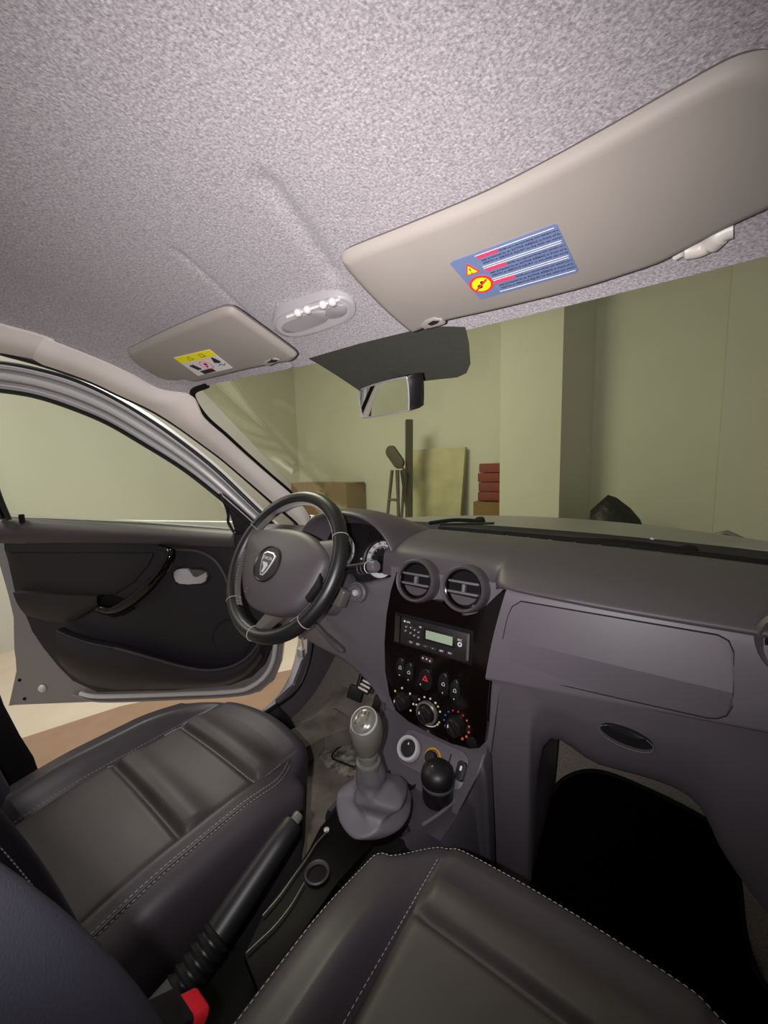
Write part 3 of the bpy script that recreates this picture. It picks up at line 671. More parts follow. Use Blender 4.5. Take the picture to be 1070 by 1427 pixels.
# laced seam on the inner side of the rim
bm = bmesh.new()
for a0, a1 in ((20, 160), (165, 232), (308, 375)):
    a = a0
    while a < a1:
        th = rad(a); er = WX*math.cos(th)+WY*math.sin(th); et = -WX*math.sin(th)+WY*math.cos(th)
        c = wp(R0*math.cos(th), R0*math.sin(th))
        q = [c-er*tr*.9+WN_*tr*.55+et*.0012, c-er*tr*1.06+WN_*.002, c-er*tr*.95-WN_*tr*.45-et*.0012]
        add_tube(bm, q, .00075, seg=5); a += 1.5
fin('lacing', bm, M['thread'], rim)
bm = bmesh.new()
for a in (28, 152, 222, 266, 318):
    th = rad(a); er = WX*math.cos(th)+WY*math.sin(th); c = wp(R0*math.cos(th), R0*math.sin(th))
    add_tube(bm, [c+er*tr*1.02*math.cos(t)+WN_*tr*1.1*math.sin(t) for t in np.linspace(-.5, math.pi+.5, 16)], .0008, seg=5)
fin('seam_thread', bm, M['thread'], rim)
# spokes
def spoke(P0, P1, w0, w1, c0, c1, name='spoke', mat='pad'):
    d = Vector((P1[0]-P0[0], P1[1]-P0[1])); n = Vector((-d.y, d.x)).normalized()
    rows = []
    for t in np.linspace(0, 1, 7):
        w = w0*(1-t)+w1*t; c = c0*(1-t)+c1*t; x = P0[0]+d.x*t; y = P0[1]+d.y*t
        rows.append([wp(x+n.x*w*s, y+n.y*w*s, c+h) for s, h in ((-1, -.018), (-1, -.004), (-.8, .004), (0, .007), (.8, .004), (1, -.004), (1, -.018))])
    bm = bmesh.new(); add_grid(bm, rows, cu=True); return fin(name, bm, M[mat], sw, True, 50)
spoke((-.09, .022), (-.166, .045), .036, .030, .012, .002)
spoke((.10, .022), (.168, .045), .040, .034, .012, .002)
spoke((.045, -.10), (-.008, -.164), .020, .011, .006, .0, mat='knob_grey')
# airbag cover
po_ = [(-.138, .056), (-.09, .072), (-.03, .079), (.045, .078), (.105, .060), (.152, .026), (.155, -.014), (.143, -.055), (.118, -.094), (.07, -.118), (.02, -.124), (-.04, -.116), (-.085, -.080), (-.113, -.035), (-.128, .01)]
pc = cat1([Vector((a, b, 0)) for a, b in po_], 4, True)
rows = []
for s, h in ((1.0, -.012), (1.0, .006), (.985, .014), (.95, .020), (.85, .026), (.6, .032), (.3, .035), (.05, .036)):
    rows.append([wp(p.x*s, (p.y+.02)*s-.02, h+.006) for p in pc])
bm = bmesh.new(); vs = add_grid(bm, rows, cu=True); bm.faces.new(vs[-1]); fin('airbag_cover', bm, M['pad'], sw, True, 50)
# side switch strip to the right of the cover
prism('cover_panel', [wp(a, b, .024) for a, b in ((.128, -.02), (.150, -.005), (.160, -.04), (.140, -.075), (.118, -.06))], -WN_, .012, M['black'], sw, bevel=.003)
# emblem : ring and shield with lettering
EC = (-.004, -.016)
em = lathe('emblem', [(0, -.004), (.044, -.004), (.044, .0005), (.041, .002), (.039, -.0005), (0, .0005)], wp(EC[0], EC[1], .0425), WN_, M['black'], sw, 48)
sh = [(-.021, .027), (-.020, .024), (0.0, .024), (.021, .027), (.022, .021), (.016, -.002), (.009, -.021), (.004, -.029), (-.004, -.029), (-.009, -.021), (-.016, -.002), (-.022, .021)]
sh = [(-.022, .022), (-.012, .028), (.012, .028), (.022, .022), (.019, .004), (.012, -.018), (.004, -.029), (-.004, -.029), (-.012, -.018), (-.019, .004)]
ca, sa_ = math.cos(rad(-4)), math.sin(rad(-4))
def ep(a, b, c=.0445): return wp(EC[0]+a*ca-b*sa_, EC[1]+a*sa_+b*ca, c)
prism('shield', [ep(a, b, .0452) for a, b in sh], -WN_, .003, M['chrome'], em, bevel=.0008)
prism('shield_field', [ep(a*.86, b*.88, .0456) for a, b in sh], -WN_, .001, M['pad'], em)
prism('shield_mark', [ep(a, b, .0460) for a, b in ((-.013, .002), (.005, .002), (.010, -.004), (.003, -.022), (-.003, -.022), (-.002, -.010), (-.007, -.004))], -WN_, .001, M['chrome'], em)
text('emblem_lettering', 'DACIA', .0105, ep(0, .012, .0458), WX*ca+WY*sa_, WY*ca-WX*sa_, M['chrome'], em)
text('airbag_mark', 'AIR\nBAG', .007, wp(-.045, -.085, .0385), WX, WY, M['knob_grey'], sw)

# ------------------------------------------------------------------ instrument cluster
ICN = Vector((0, -.93, .36)).normalized(); IX = Vector((1, 0, 0)); IY = ICN.cross(IX); IY = IY if IY.z > 0 else -IY
IC = Vector((-.302, .80, .680))
ic = thing('instrument_cluster', IC, 'instrument cluster with two white ringed dials under the binnacle hood', 'instrument cluster')
def ip(a, b, c=0): return IC+IX*a+IY*b+ICN*c
prism('cluster_face', [ip(a, b, -.012) for a, b in ((-.16, -.07), (.15, -.07), (.15, .03), (.10, .09), (-.11, .09), (-.16, .03))], -ICN, .01, M['black'], ic)
def dial(xa, ya, r, nums, ang0, ang1, needle, lab):
    d_ = lathe('dial', [(0, -.008), (r*.98, -.008), (r*1.02, .0), (r*1.08, .002), (r*1.10, -.008)], ip(xa, ya), ICN, M['black'], ic, 48)
    lathe('dial_ring', [(r*.74, -.0075), (r*.74, -.006), (r*.98, -.006), (r*.98, -.0075)], ip(xa, ya), ICN, material('dial_band', rgb(196, 194, 196), .4, emit=(rgb(190, 188, 192), .05)), d_, 48)
    n = len(nums)
    for i, tx in enumerate(nums):
        a = rad(ang0+(ang1-ang0)*i/(n-1))
        text('dial_number', tx, r*.2, ip(xa+r*.86*math.cos(a), ya+r*.86*math.sin(a), -.0055), IX, IY, M['ink'], d_)
    bm = bmesh.new()
    for i in range((n-1)*4+1):
        a = rad(ang0+(ang1-ang0)*i/((n-1)*4)); l = .16 if i % 4 == 0 else .08
        add_tube(bm, [ip(xa+r*(.72-l)*math.cos(a), ya+r*(.72-l)*math.sin(a), -.0055), ip(xa+r*.71*math.cos(a), ya+r*.71*math.sin(a), -.0055)], .0006, seg=5)
    fin('dial_ticks', bm, M['white'], d_)
    a = rad(needle)
    tube('needle', [ip(xa-r*.1*math.cos(a), ya-r*.1*math.sin(a), -.002), ip(xa+r*.66*math.cos(a), ya+r*.66*math.sin(a), -.002)], [.0018, .0008], M['red'], d_, seg=8)
    lathe('needle_hub', [(.009, -.006), (.009, .001), (.007, .003), (0, .003)], ip(xa, ya), ICN, M['matte_black'], d_, 24)
dial(-.072, .0, .052, ['0', '1', '2', '3', '4', '5', '6'], 225, -45, 226, '')
dial(.073, -.004, .050, ['0', '20', '40', '60', '80', '100', '120', '140', '160', '180', '200'], 215, -50, 205, '')
prism('trip_display', [ip(a, b, -.004) for a, b in ((.014, .040), (.058, .040), (.054, .072), (.016, .072))], -ICN, .006, M['matte_black'], ic, bevel=.001)
for i in range(6):
    a_ = .002+.011*(i % 3); b_ = -.010-.016*(i//3)
    prism('warning_light', rrect(ip(a_, b_, -.010), IX, IY, .006, .005, .001), -ICN, .002, M['label_white'], ic)

# ================================================================== CENTRE CONSOLE
cn = thing('centre_console', (0, .4, .0), 'dark grey centre console tunnel between the two seats', 'console')
def ring_xz(y, w, z, wb, rw=.055): return [Vector((x, y, zz)) for x, zz in ((-wb, 0), (-wb*.98, z*.5), (-w, z-.02), (-w+.012, z), (-.01, z), (min(w, rw)-.012, z), (min(w, rw), z-.02), (min(wb, rw)*.98, z*.5), (min(wb, rw), 0))]
rows = [ring_xz(-.35, .075, .22, .10), ring_xz(.0, .075, .23, .10), ring_xz(.2, .085, .235, .10), ring_xz(.40, .098, .26, .105), ring_xz(.50, .10, .272, .11), ring_xz(.54, .10, .272, .11, .2), ring_xz(.60, .105, .276, .12, .2)]
rows = [[p+Vector((-.02*(1-min(1, max(0, (r[0].y-.2)/.35))), 0, 0)) for p in r] for r in rows]
bm = bmesh.new(); vs = add_grid(bm, rows[:5]); fin('tunnel', bm, M['matte_black'], cn, True, 40)  # shade between the seats is put into the colour, hence matte black
bm = bmesh.new(); vs = add_grid(bm, [[p+Vector((0, -.012, 0)) for p in rows[5]]]+rows[5:]+[[p+Vector((0, .1, 0)) for p in rows[-1]]]); fin('tunnel_front', bm, M['console'], cn, True, 40)
# front cheeks reaching up to the fascia, either side of the switch plate
EDR = cat1([Vector((.112, .672, .372)), AY(674, 1052, .660), AY(668, 1072, .640), AZ(655, 1094, .30), AZ(640, 1110, .284), AZ(615, 1132, .282), AZ(588, 1150, .281), AZ(560, 1168, .279)], 5)
EDL = cat1([Vector((-.135, .672, .372)), AY(532, 1030, .655), AY(520, 1050, .635), AZ(512, 1066, .290), AZ(500, 1085, .284), Vector((-.112, .50, .279)), Vector((-.112, .46, .277))], 5)
for e_, s_ in ((EDR, 1), (EDL, -1)):
    rows = [[p+Vector((-s_*.004, 0, -.002)) for p in e_], [p+Vector((s_*.004, 0, -.001)) for p in e_], [Vector((p.x+s_*.012, p.y, p.z-.02)) for p in e_], [Vector((p.x+s_*.02, p.y, p.z*.5)) for p in e_], [Vector((p.x+s_*.024, p.y, 0)) for p in e_]]
    bm = bmesh.new(); add_grid(bm, rows); fin('side_panel', bm, M['console'], cn, True, 50)
def cheek(s):
    pts = [Vector((s*.118, y, z)) for y, z in ((.50, .02), (.50, .272), (.56, .277), (.60, .287), (.63, .318), (.655, .362), (.672, .372), (.80, .372), (.80, .02))]
    return prism('side_panel', pts, (s*.25*0+s, 0, 0), .022, M['console'], cn, bevel=.006, seg=3)

PN = Vector((0, -.70, .714)).normalized(); PX = Vector((1, 0, 0)); PY = PN.cross(PX); PY = PY if PY.z > 0 else -PY
PC = Vector((.01, .632, .322))
def pp(a, b, c=0): return PC+PX*a+PY*b+PN*c
bm = bmesh.new()
prism('switch_plate', [pp(-.14, .055, -.003), pp(.102, .055, -.003), pp(.096, .0, -.003), pp(.080, -.064, -.003), pp(-.125, -.064, -.003), pp(-.135, 0, -.003)], -PN, .01, M['console'], cn)
prism('switch_inset', rrect(pp(.003, .002, .001), PX, PY, .150, .066, .016), -PN, .006, M['dash_low'], cn, bevel=.002)
prism('front_tray', [AZ(u, v, .2785) for u, v in ((500, 1080), (514, 1062), (560, 1072), (640, 1090), (656, 1095), (640, 1111), (615, 1133), (588, 1151), (572, 1160), (556, 1120), (520, 1090))], (0, 0, -1), .012, M['console'], cn, bevel=.002)
# bright moulded edge of the console
tube('console_edge', cat1([AY(674, 1052, .660), AY(668, 1072, .640), AZ(655, 1094, .303), AZ(640, 1110, .287), AZ(615, 1132, .285), AZ(588, 1150, .284)], 5), .0035, M['boot'], cn, seg=8)
tube('console_edge', cat1([AY(532, 1030, .655), AY(520, 1050, .635), AZ(512, 1066, .290), AZ(500, 1085, .284)], 5), .0035, M['boot'], cn, seg=8)
# four wheel drive rotary, lighter socket, rocker
k4 = AP(571, 1044, PC, PN)
rk = lathe('drive_selector', [(.0265, -.004), (.0265, .002), (.027, .004)], k4, PN, M['black'], cn, 40)
lathe('selector_ring', [(.0165, .004), (.0165, .012), (.0185, .0145), (.0235, .0145), (.0255, .011), (.0255, .002)], k4, PN, M['chrome'], rk, 40)
lathe('selector_cap', [(.0165, .006), (.0155, .013), (0, .0145)], k4, PN, M['black'], rk, 32)
prism('selector_mark', [k4+PN*.0148+PX*a+PY*b for a, b in ((-.002, .006), (.002, .006), (0, .011))], -PN, .001, M['white'], rk)
lt = AP(603, 1056, PC, PN)
ls = lathe('lighter_socket', [(.0135, .010), (.0135, -.004), (.0180, -.004), (.0180, .003), (.0165, .0045), (.0150, .003)], lt, PN, M['amber'], cn, 36)
lathe('lighter_cap', [(.013, 0), (.0125, .012), (.010, .015), (0, .0155)], lt-PX*.001-PY*.002, PN, M['black'], ls, 28)
rs = AP(643, 1075, PC, PN)
rk2 = prism('seat_heat_switch', rrect(rs+PN*.008, PX, PY, .018, .034, .005), -PN, .008, M['black'], cn, bevel=.003, seg=3)
prism('switch_mark', rrect(rs+PN*.0086+PY*.004, PX, PY, .004, .008, .001), -PN, .001, M['white'], rk2)
prism('inset_rib', rrect(AP(626, 1062, PC, PN)+PN*.003, PX, PY, .002, .030, .0008), -PN, .003, M['gap'], cn)
# cup wells
for (u, v) in ((562, 1084),):
    c = AZ(u, v, .279)
    lathe('cup_well', [(.034, -.002), (.033, .004), (.030, .004), (.029, .001), (0, .001)], c, (0, 0, 1), M['matte_black'], cn, 36)
c = AZ(606, 1119, .279)+Vector((.0, .012, 0))
# lidded ashtray tub
cu = thing('ashtray_tub', c, 'black lidded ashtray tub with a domed cap in the console cup holder', 'ashtray')
lathe('tub', [(0, 0), (.0285, 0), (.030, .004), (.030, .036), (.0, .036)], c, (0, 0, 1), M['black'], cu, 40)
lathe('band', [(.0302, .032), (.0318, .034), (.0318, .038), (.0302, .040)], c, (0, 0, 1), M['dash'], cu, 40)
lathe('lid', [(.0315, .040), (.0325, .044), (.032, .053), (.029, .063), (.021, .070), (.009, .0735), (0, .074)], c, (0, 0, 1), M['black'], cu, 44)
lathe('lid_dot', [(0, .0), (.0014, 0), (.001, .001), (0, .001)], c+Vector((-.006, -.010, .0722)), (0, 0, 1), M['white'], cu, 8)

# gear lever : gaiter, collar, knob
gb0 = Vector((-.035, .512, .283)); gk = AX(511, 1020, -.022)
nk = AX(513, 1064, -.026)
gl = thing('gear_lever', gb0, 'gear lever with grey knob and grey leatherette gaiter', 'gear lever')
lathe('gaiter_ring', [(.064, -.008), (.069, -.006), (.070, .004), (.066, .010), (.060, .008)], gb0, (0, -.06, 1), M['gloss'], gl, 48, sx=.92)
rows = []
NS = 88
for i in range(45):
    t = i/44; c = gb0.lerp(nk, t); r = float(np.interp(t, [0, .08, .2, .32, .45, .58, .72, 1], [.060, .064, .062, .054, .042, .031, .0265, .0215]))
    r *= 1+.16*math.sin(math.pi*min(1, t*1.6))*(t < .62)
    row = []
    for k in range(NS):
        a = 2*math.pi*k/NS
        wv = .10*(1-2*abs(math.sin(a+6*t+.5)))+.07*(1-2*abs(math.sin(1.5*a-8*t+.2)))+.05*(1-2*abs(math.sin(2.5*a+9*t)))+.10*math.sin(15*t+1.8*math.sin(a+1))
        amp = math.sin(math.pi*min(1, t*1.3))*(t < .77)
        rr = r*(1+wv*amp*1.0)
        sq = 1+.10*abs(math.sin(2*a))*(t > .45)*min(1, (t-.45)*3)
        row.append(c+Vector((math.cos(a)*rr*.95*sq, math.sin(a)*rr*sq, .006*amp*math.sin(2*a+1))))
    rows.append(row)
bm = bmesh.new(); add_grid(bm, rows, cu=True); ga = fin('gaiter', bm, M['boot'], gl, True, 70)
bm = bmesh.new()
for k in (56,): add_stitch(bm, [rows[i][k]+(rows[i][k]-gb0.lerp(nk, i/44)).normalized()*.0006 for i in range(20, 44)], up=(0, -1, 0))
fin('stitching', bm, M['thread'], ga)
gx = (gk-nk).normalized()
lathe('collar', [(.0215, -.004), (.0225, .004), (.0215, .008), (.017, .010), (.016, .018), (.0185, .020), (.0185, .024), (.0165, .027)], nk, gx, M['knob_grey'], gl, 36)
kx = (gk-nk).normalized(); ks = nk+kx*.026; H = .078
prof = [(.0165, 0), (.021, .004), (.0225, .008), (.0275, .024), (.0298, .040), (.0290, .054), (.0245, .066), (.016, .074), (.007, .0772), (0, .078)]
kb = lathe('knob', prof, ks, kx, M['knob_grey'], gl, 44, sx=.9, xdir=(1, 0, 0))
capax = (kx+Vector((0, -.65, .1))).normalized()
kc = ks+kx*.056+capax*.0165
lathe('shift_plate', [(0, .0045), (.012, .004), (.0195, .001), (.0225, -.003)], kc, capax, material('shift_plate_metal', rgb(112, 110, 104), .22, metal=.4), kb, 36)
lathe('plate_ring', [(.0215, -.004), (.0228, -.001), (.0242, -.003), (.0240, -.006)], kc, capax, M['chrome'], kb, 36)
cxv = Vector((1, 0, 0)); cyv = capax.cross(cxv); cyv = cyv if cyv.y+cyv.z > 0 else -cyv
text('shift_pattern', '1 3 5\n┼┼┤\n2 4 R', .0095, kc+capax*.0048, cxv, cyv, M['ink'], kb)
tube('knob_piping', [ks+kx*h+Vector((-.9*r*math.cos(.5), -r*math.sin(.5), 0)) for r, h in [(p[0]*1.01, p[1]) for p in prof[1:7]]], .0013, M['chrome'], kb, seg=6)
# gloss surround and tray behind the gaiter
gt = thing('console_tray', (-.045, .33, .26), 'gloss black tray with thin chrome edge lines beside the handbrake', 'tray')
tz = .276
tr_px = [(478, 1118), (462, 1135), (446, 1152), (430, 1185), (404, 1225), (365, 1272), (340, 1330), (360, 1380), (420, 1300), (470, 1230), (520, 1175), (500, 1150)]
tp = [AZ(u, v, tz) for u, v in tr_px]
prism('tray_panel', tp, (0, 0, -1), .014, material('tray_gloss', rgb(14, 10, 10), .5, spec=.15), gt, bevel=.002)
tube('chrome_line', cat1([AZ(u, v, tz+.004) for u, v in ((456, 1158), (440, 1176), (428, 1195), (412, 1217), (390, 1248), (366, 1276))], 5), .0011, M['knob_grey'], gt, seg=6)
tube('chrome_line', cat1([AZ(u, v, tz+.004) for u, v in ((424, 1230), (405, 1262), (383, 1290), (360, 1312), (343, 1328))], 5), .0009, M['knob_grey'], gt, seg=6)
lathe('screw_cap', [(0, 0), (.0048, 0), (.0048, .002), (.003, .0032), (0, .0035)], AZ(455, 1157, tz), (0, 0, 1), M['amber'] if False else M['white_plastic'], gt, 16)
cpw = AZ(436, 1216, tz-.004)
pk = AZ(462, 1168, tz+.002)
if False: prism('tray_lid', [AZ(u, v, tz+.012) for u, v in ((452, 1166), (470, 1160), (484, 1172), (480, 1200), (462, 1216), (440, 1214), (434, 1196))], (0, 0, -1), .012, M['gloss'], gt, bevel=.004, seg=3)
lathe('coin_well', [(.020, .004), (.018, .006), (.016, .004), (.015, -.004), (0, -.004)], cpw+Vector((.01, 0, .004)), (0, 0, 1), M['dash'], gt, 28)
# handbrake
hb0 = Vector((-.062, .05, .27)); ht = AX(409, 1146, -.052); hd = (ht-AX(300, 1308, -.052)).normalized()
hk = thing('handbrake', hb0, 'black handbrake lever with push button beside the driver seat', 'handbrake')
g1 = AX(300, 1306, -.052)
lathe('grip', [(.013, 0), (.0175, .004), (.0180, .03), (.0168, .10), (.0155, (ht-g1).length-.004), (.013, (ht-g1).length)], g1, hd, M['rubber'], hk, 28)
lathe('button', [(.0078, -.004), (.0078, .010), (.006, .013), (0, .0135)], ht, hd, M['knob_grey'], hk, 20)
prof = []
for k in range(6): prof += [(.0165, -.052+.0095*k), (.0205, -.0485+.0095*k), (.0165, -.0445+.0095*k)]
lathe('bellows', prof, g1, hd, M['rubber'], hk, 28)
g0 = g1-hd*.05
rows = []
for t, wx, hz in ((0, .019, .019), (.35, .03, .03), (.7, .042, .045), (1, .055, .055)):
    c = g0.lerp(Vector((-.062, g0.y-.09, .255)), t)
    rows.append([c+Vector((wx*math.cos(a), 0, 0))+Vector((0, -.35, .93))*hz*math.sin(a) for a in [2*math.pi*k/20 for k in range(20)]])
bm = bmesh.new(); add_grid(bm, rows, cu=True); fin('brake_gaiter', bm, M['dash_low'], hk, True, 60)

# seat belt buckle
bk0 = AX(262, 1412, .055)
bk = thing('seat_belt_buckle', bk0-Vector((0, 0, .12)), 'seat belt buckle with red release button between the seats', 'buckle')
bxd = (AX(285, 1403, .055)-AX(245, 1425, .055)).normalized(); byd = bxd.cross(Vector((1, 0, 0)))
box('buckle_body', bk0-bxd*.035-byd*.0, .055, .036, .024, M['black'], bk, X=bxd, Y=(1, 0, 0), bevel=.005)
box('release_button', bk0-bxd*.001, .030, .028, .017, M['redplastic'], bk, X=bxd, Y=(1, 0, 0), bevel=.006, seg=3)
tube('stalk', [bk0-bxd*.05, bk0-bxd*.07-Vector((0, 0, .06)), bk0-bxd*.08-Vector((0, 0, .14))], .010, M['black'], bk, seg=10)

# ================================================================== SEATS
def smoothstep(a, b, x):
    t = min(1, max(0, (x-a)/(b-a))); return t*t*(3-2*t)
def cushion(th, xc, hw, y0, yf, kf, zc0, zbol, pw, creases, zbot, kc):
    """deck heightfield with rolled edges; th = parent thing"""
    def yfront(x): return yf-kf*(x-xc)**2-kc*smoothstep(.55, 1.05, abs(x-xc)/hw)**2
    def deck(x, y):
        a = abs(x-xc); L = yf-y
        z = zc0+(zbol-zc0)*smoothstep(pw-.005, pw+.035, a)-.03*smoothstep(hw-.05, hw+.01, a)*.35
        fr = smoothstep(.20, 0, L); z = z*(1-fr)+(zc0*.35+zbol*.65-.004)*fr
        z -= .022*fr
        z += -.007*math.exp(-((a-pw)/.006)**2)*(1-fr*.6)
        if a < pw+.004:
            e = 1-smoothstep(pw-.02, pw+.004, a)
            for c, dpt in creases:
                z += e*(-dpt*.9*math.exp(-((y-c)/.007)**2)+.010*math.exp(-((y-c-.028)/.026)**2))
            z += .006*e*math.cos(a/pw*1.3)
        z -= .02*smoothstep(.30, .5, L)
        return z
    r = .032; hw = hw-.026; yf = yf-.028
    us = list(np.linspace(-1, 1, 91)); vs_ = list(np.linspace(0, 1, 221))
    ext = [(.25, 0), (.5, 0), (.75, 0), (1, 0), (1, .3), (1, .65), (1, 1)]
    U = [(-1, e) for e in ext[::-1]]+[(u, (0, 0)) for u in us]+[(1, e) for e in ext]
    Vv = [(v, (0, 0)) for v in vs_]+[(1, e) for e in ext]
    rows = []
    for v, ev in Vv:
        row = []
        for u, eu in U:
            x = xc+u*(hw-.0); y = y0+v*(yfront(x)-y0)
            z = deck(x, y)
            du, dv = eu[0], ev[0]; d = min(1, math.hypot(du, dv)); s = max(eu[1], ev[1])
            if d > 0:
                dirx, diry = math.copysign(du, u)/max(math.hypot(du, dv), 1e-9), dv/max(math.hypot(du, dv), 1e-9)
                x += dirx*r*math.sin(d*math.pi/2); y += diry*r*math.sin(d*math.pi/2)
                z -= r*(1-math.cos(d*math.pi/2))
                if s > 0: z = z*(1-s)+zbot*s; x -= dirx*.012*s; y -= diry*.02*s
            row.append(Vector((x, y, z)))
        rows.append(row)
    def split(keep):
        bm = bmesh.new(); R_, C_ = len(rows), len(rows[0]); cache = {}
        def vv(i, j):
            if (i, j) not in cache: cache[(i, j)] = bm.verts.new(rows[i][j])
            return cache[(i, j)]
        for i in range(R_-1):
            for j in range(C_-1):
                c = (rows[i][j]+rows[i+1][j+1])*.5
                inside = abs(c.x-xc) < pw-.003 and i < 204
                if inside == keep: bm.faces.new((vv(i, j), vv(i, j+1), vv(i+1, j+1), vv(i+1, j)))
        return bm
    ed = []
    def rolled(x, y, dx, dy, d=.42):
        return Vector((x+dx*r*math.sin(d*math.pi/2), y+dy*r*math.sin(d*math.pi/2), deck(x, y)-r*(1-math.cos(d*math.pi/2))+.0012))
    for v in np.linspace(.1, 1, 30): ed.append(rolled(xc-hw, y0+v*(yfront(xc-hw)-y0), -1, 0))
    for k in range(1, 6): ed.append(rolled(xc-hw, yfront(xc-hw), -math.cos(k*math.pi/12), math.sin(k*math.pi/12)))
    for u in np.linspace(-1, 1, 60): ed.append(rolled(xc+u*hw, yfront(xc+u*hw), 0, 1))
    cu_ = fin('cushion', split(False), M['leather'], th, True, 80)
    fin('centre_panel', split(True), M['leather_panel'], cu_, True, 80)
    return cu_, deck, yfront, ed

def seams(cu, deck, lines, up=(0, 0, 1), dash=True):
    for L in lines:
        bm = bmesh.new(); add_stitch(bm, [Vector((x, y, deck(x, y)+.0012)) for x, y in L], up=up)
        fin('stitching', bm, M['thread'], cu)
ds = thing('car_seat', (-.385, .2, .10), 'black leather driver seat next to the open door', 'car seat')
dcu, ddeck, dyf, ded = cushion(ds, -.385, .232, -.02, .545, 1.0, .322, .362, .147, [(.392, .014), (.252, .013)], .12, .06)
def yl(x, a, b, n=30): return [(x, y) for y in np.linspace(a, b, n)]
seams(dcu, ddeck, [yl(-.385-.150, .1, .45), yl(-.385+.150, .1, .45), [(x, .392) for x in np.linspace(-.528, -.243, 20)],
                   [(-.385+.206-6*max(0, y-.38)**2, y) for y in np.linspace(.06, .455, 30)], [(-.385+.198-6*max(0, y-.38)**2, y) for y in np.linspace(.06, .455, 30)]])
tube('piping', [Vector((-.385+.2025-6*max(0, y-.38)**2, y, ddeck(-.385+.2025-6*max(0, y-.38)**2, y)+.0004)) for y in np.linspace(.05, .46, 30)], .0022, M['leather'], dcu, seg=6)
box('seat_base', (-.385, .2, .085), .36, .42, .10, M['black'], ds, bevel=.02)
for x in (-.54, -.23): box('seat_rail', (x, .2, .024), .03, .56, .026, M['metal_grey'], ds, bevel=.004)
def backrest(th, xc, hw, yfr, z0, z1, lean, thick, bol, mat, name='backrest'):
    """front surface y = yfr - lean*(z-z0); side bolsters stand bol forward of the centre"""
    rows = []
    for z in np.linspace(z0, z1, 26):
        t = (z-z0)/(z1-z0); yc = yfr-lean*(z-z0)-.25*max(0, t-.75)**2
        w = hw*(1-.10*max(0, t-.3)); b = bol*(math.sin(math.pi*min(1, .15+t*.9)))**.6 if t < .95 else bol*.2
        P = [(-.55, 0), (-.70, .35), (-.80, .75), (-.90, 1.0), (-.985, .92), (-1.03, .45), (-1.03, -.3), (-1.0, -1.2)]
        L = []
        for s, f in P: L.append((s, f))
        row = [Vector((xc+s*w, yc+(f*b if f >= 0 else f*thick*.8), z)) for s, f in L[::-1]]
        row += [Vector((xc, yc-.004, z))]
        row += [Vector((xc-s*w, yc+(f*b if f >= 0 else f*thick*.8), z)) for s, f in L]
        row = cat1(row, 4)
        rows.append(row)
    # roll the top over
    last = rows[-1]
    for k in (1, 2, 3):
        rows.append([p+Vector((0, -.02*k, .006*(3-k)-.004*k)) for p in last])
    bm = bmesh.new(); add_grid(bm, rows)
    return fin(name, bm, mat, th, True, 80), rows
dbk, drows = backrest(ds, -.40, .200, .076, .30, 1.0, .33, .14, .062, M['leather_navy'])
j = max(range(len(drows[0])), key=lambda k: drows[8][k].y+.4*drows[8][k].x)
bm = bmesh.new()
for off in (4,): add_stitch(bm, [drows[i][j+off]+Vector((.0022, .0008, 0)) for i in range(0, 22)], up=(1, 0, 0), r=.0008)
fin('stitching', bm, M['thread'], dbk)

ps = thing('car_seat', (.285, .15, .10), 'black leather passenger seat in the foreground', 'car seat')
pcu, pdeck, pyf, ped = cushion(ps, .290, .236, -.12, .470, .15, .368, .405, .150, [(.355, .014)], .14, .07)
seams(pcu, pdeck, [yl(.290-.153, .02, .428, 30), yl(.290+.153, .02, .428, 30)])
bm = bmesh.new(); add_stitch(bm, ped); fin('edge_stitching', bm, M['thread'], pcu)
box('seat_base', (.300, .14, .09), .36, .42, .11, M['black'], ps, bevel=.02)
for x in (.14, .46): box('seat_rail', (x, .14, .024), .03, .56, .026, M['metal_grey'], ps, bevel=.004)
pbk, prow = backrest(ps, .325, .205, .030, .34, 1.0, .25, .14, .105, M['leather_navy'])

# ================================================================== FOOTWELLS
dm = thing('floor_mat', (-.40, .7, .004), 'dusty grey rubber floor mat in the driver footwell', 'floor mat')
rows = [[Vector((x, y, z)) for x in np.linspace(-.62, -.14, 9)] for y, z in ((.30, .008), (.5, .008), (.75, .008), (.90, .024), (1.02, .085))]
loft('mat_sheet', rows, M['carpet_dusty'], dm, 3, 4, thick=-.006, ang=60)
hp = [AZ(u, v, .016) for u, v in ((442, 1052), (462, 1034), (488, 1019), (500, 1022), (512, 1034), (516, 1060), (500, 1085), (478, 1078), (455, 1066))]
prism('heel_pad', hp, (0, 0, -1), .010, material('worn_heel_pad', rgb(70, 66, 60), .85, noise=(45, .12, rgb(150, 142, 130))), dm, bevel=.003)
ri = [AZ(u, v, .0195) for u, v in ((462, 1054), (478, 1038), (500, 1032), (512, 1050), (498, 1068), (480, 1064))]
tube('heel_pad_rim', cat1(ri, 4, True), .003, M['black'], dm, seg=6, closed=True)
fl = [AZ(u, v, .075) for u, v in ((392, 1022), (430, 1004), (466, 985), (482, 996), (502, 1008), (488, 1018), (452, 1024), (424, 1046), (405, 1052))]
prism('mat_flap', fl, (0, .0, -1), .05, M['carpet_dusty'], dm, bevel=.008, seg=3)
ac = AX(514, 948, -.225)
apx = thing('accelerator_pedal', ac, 'ribbed metal accelerator pedal at the end of the driver footwell', 'pedal')
pu = (AX(523, 935, -.225)-AX(506, 962, -.225)).normalized(); pr_ = Vector((1, -.12, 0)).normalized(); pn = pr_.cross(pu); pn = pn if pn.y < 0 else -pn
hpl = (AX(525, 934, -.225)-AX(505, 963, -.225)).length
box('pedal_plate', ac+pn*-.004, .036, hpl, .008, M['black'], apx, X=pr_, Y=pu, bevel=.003)
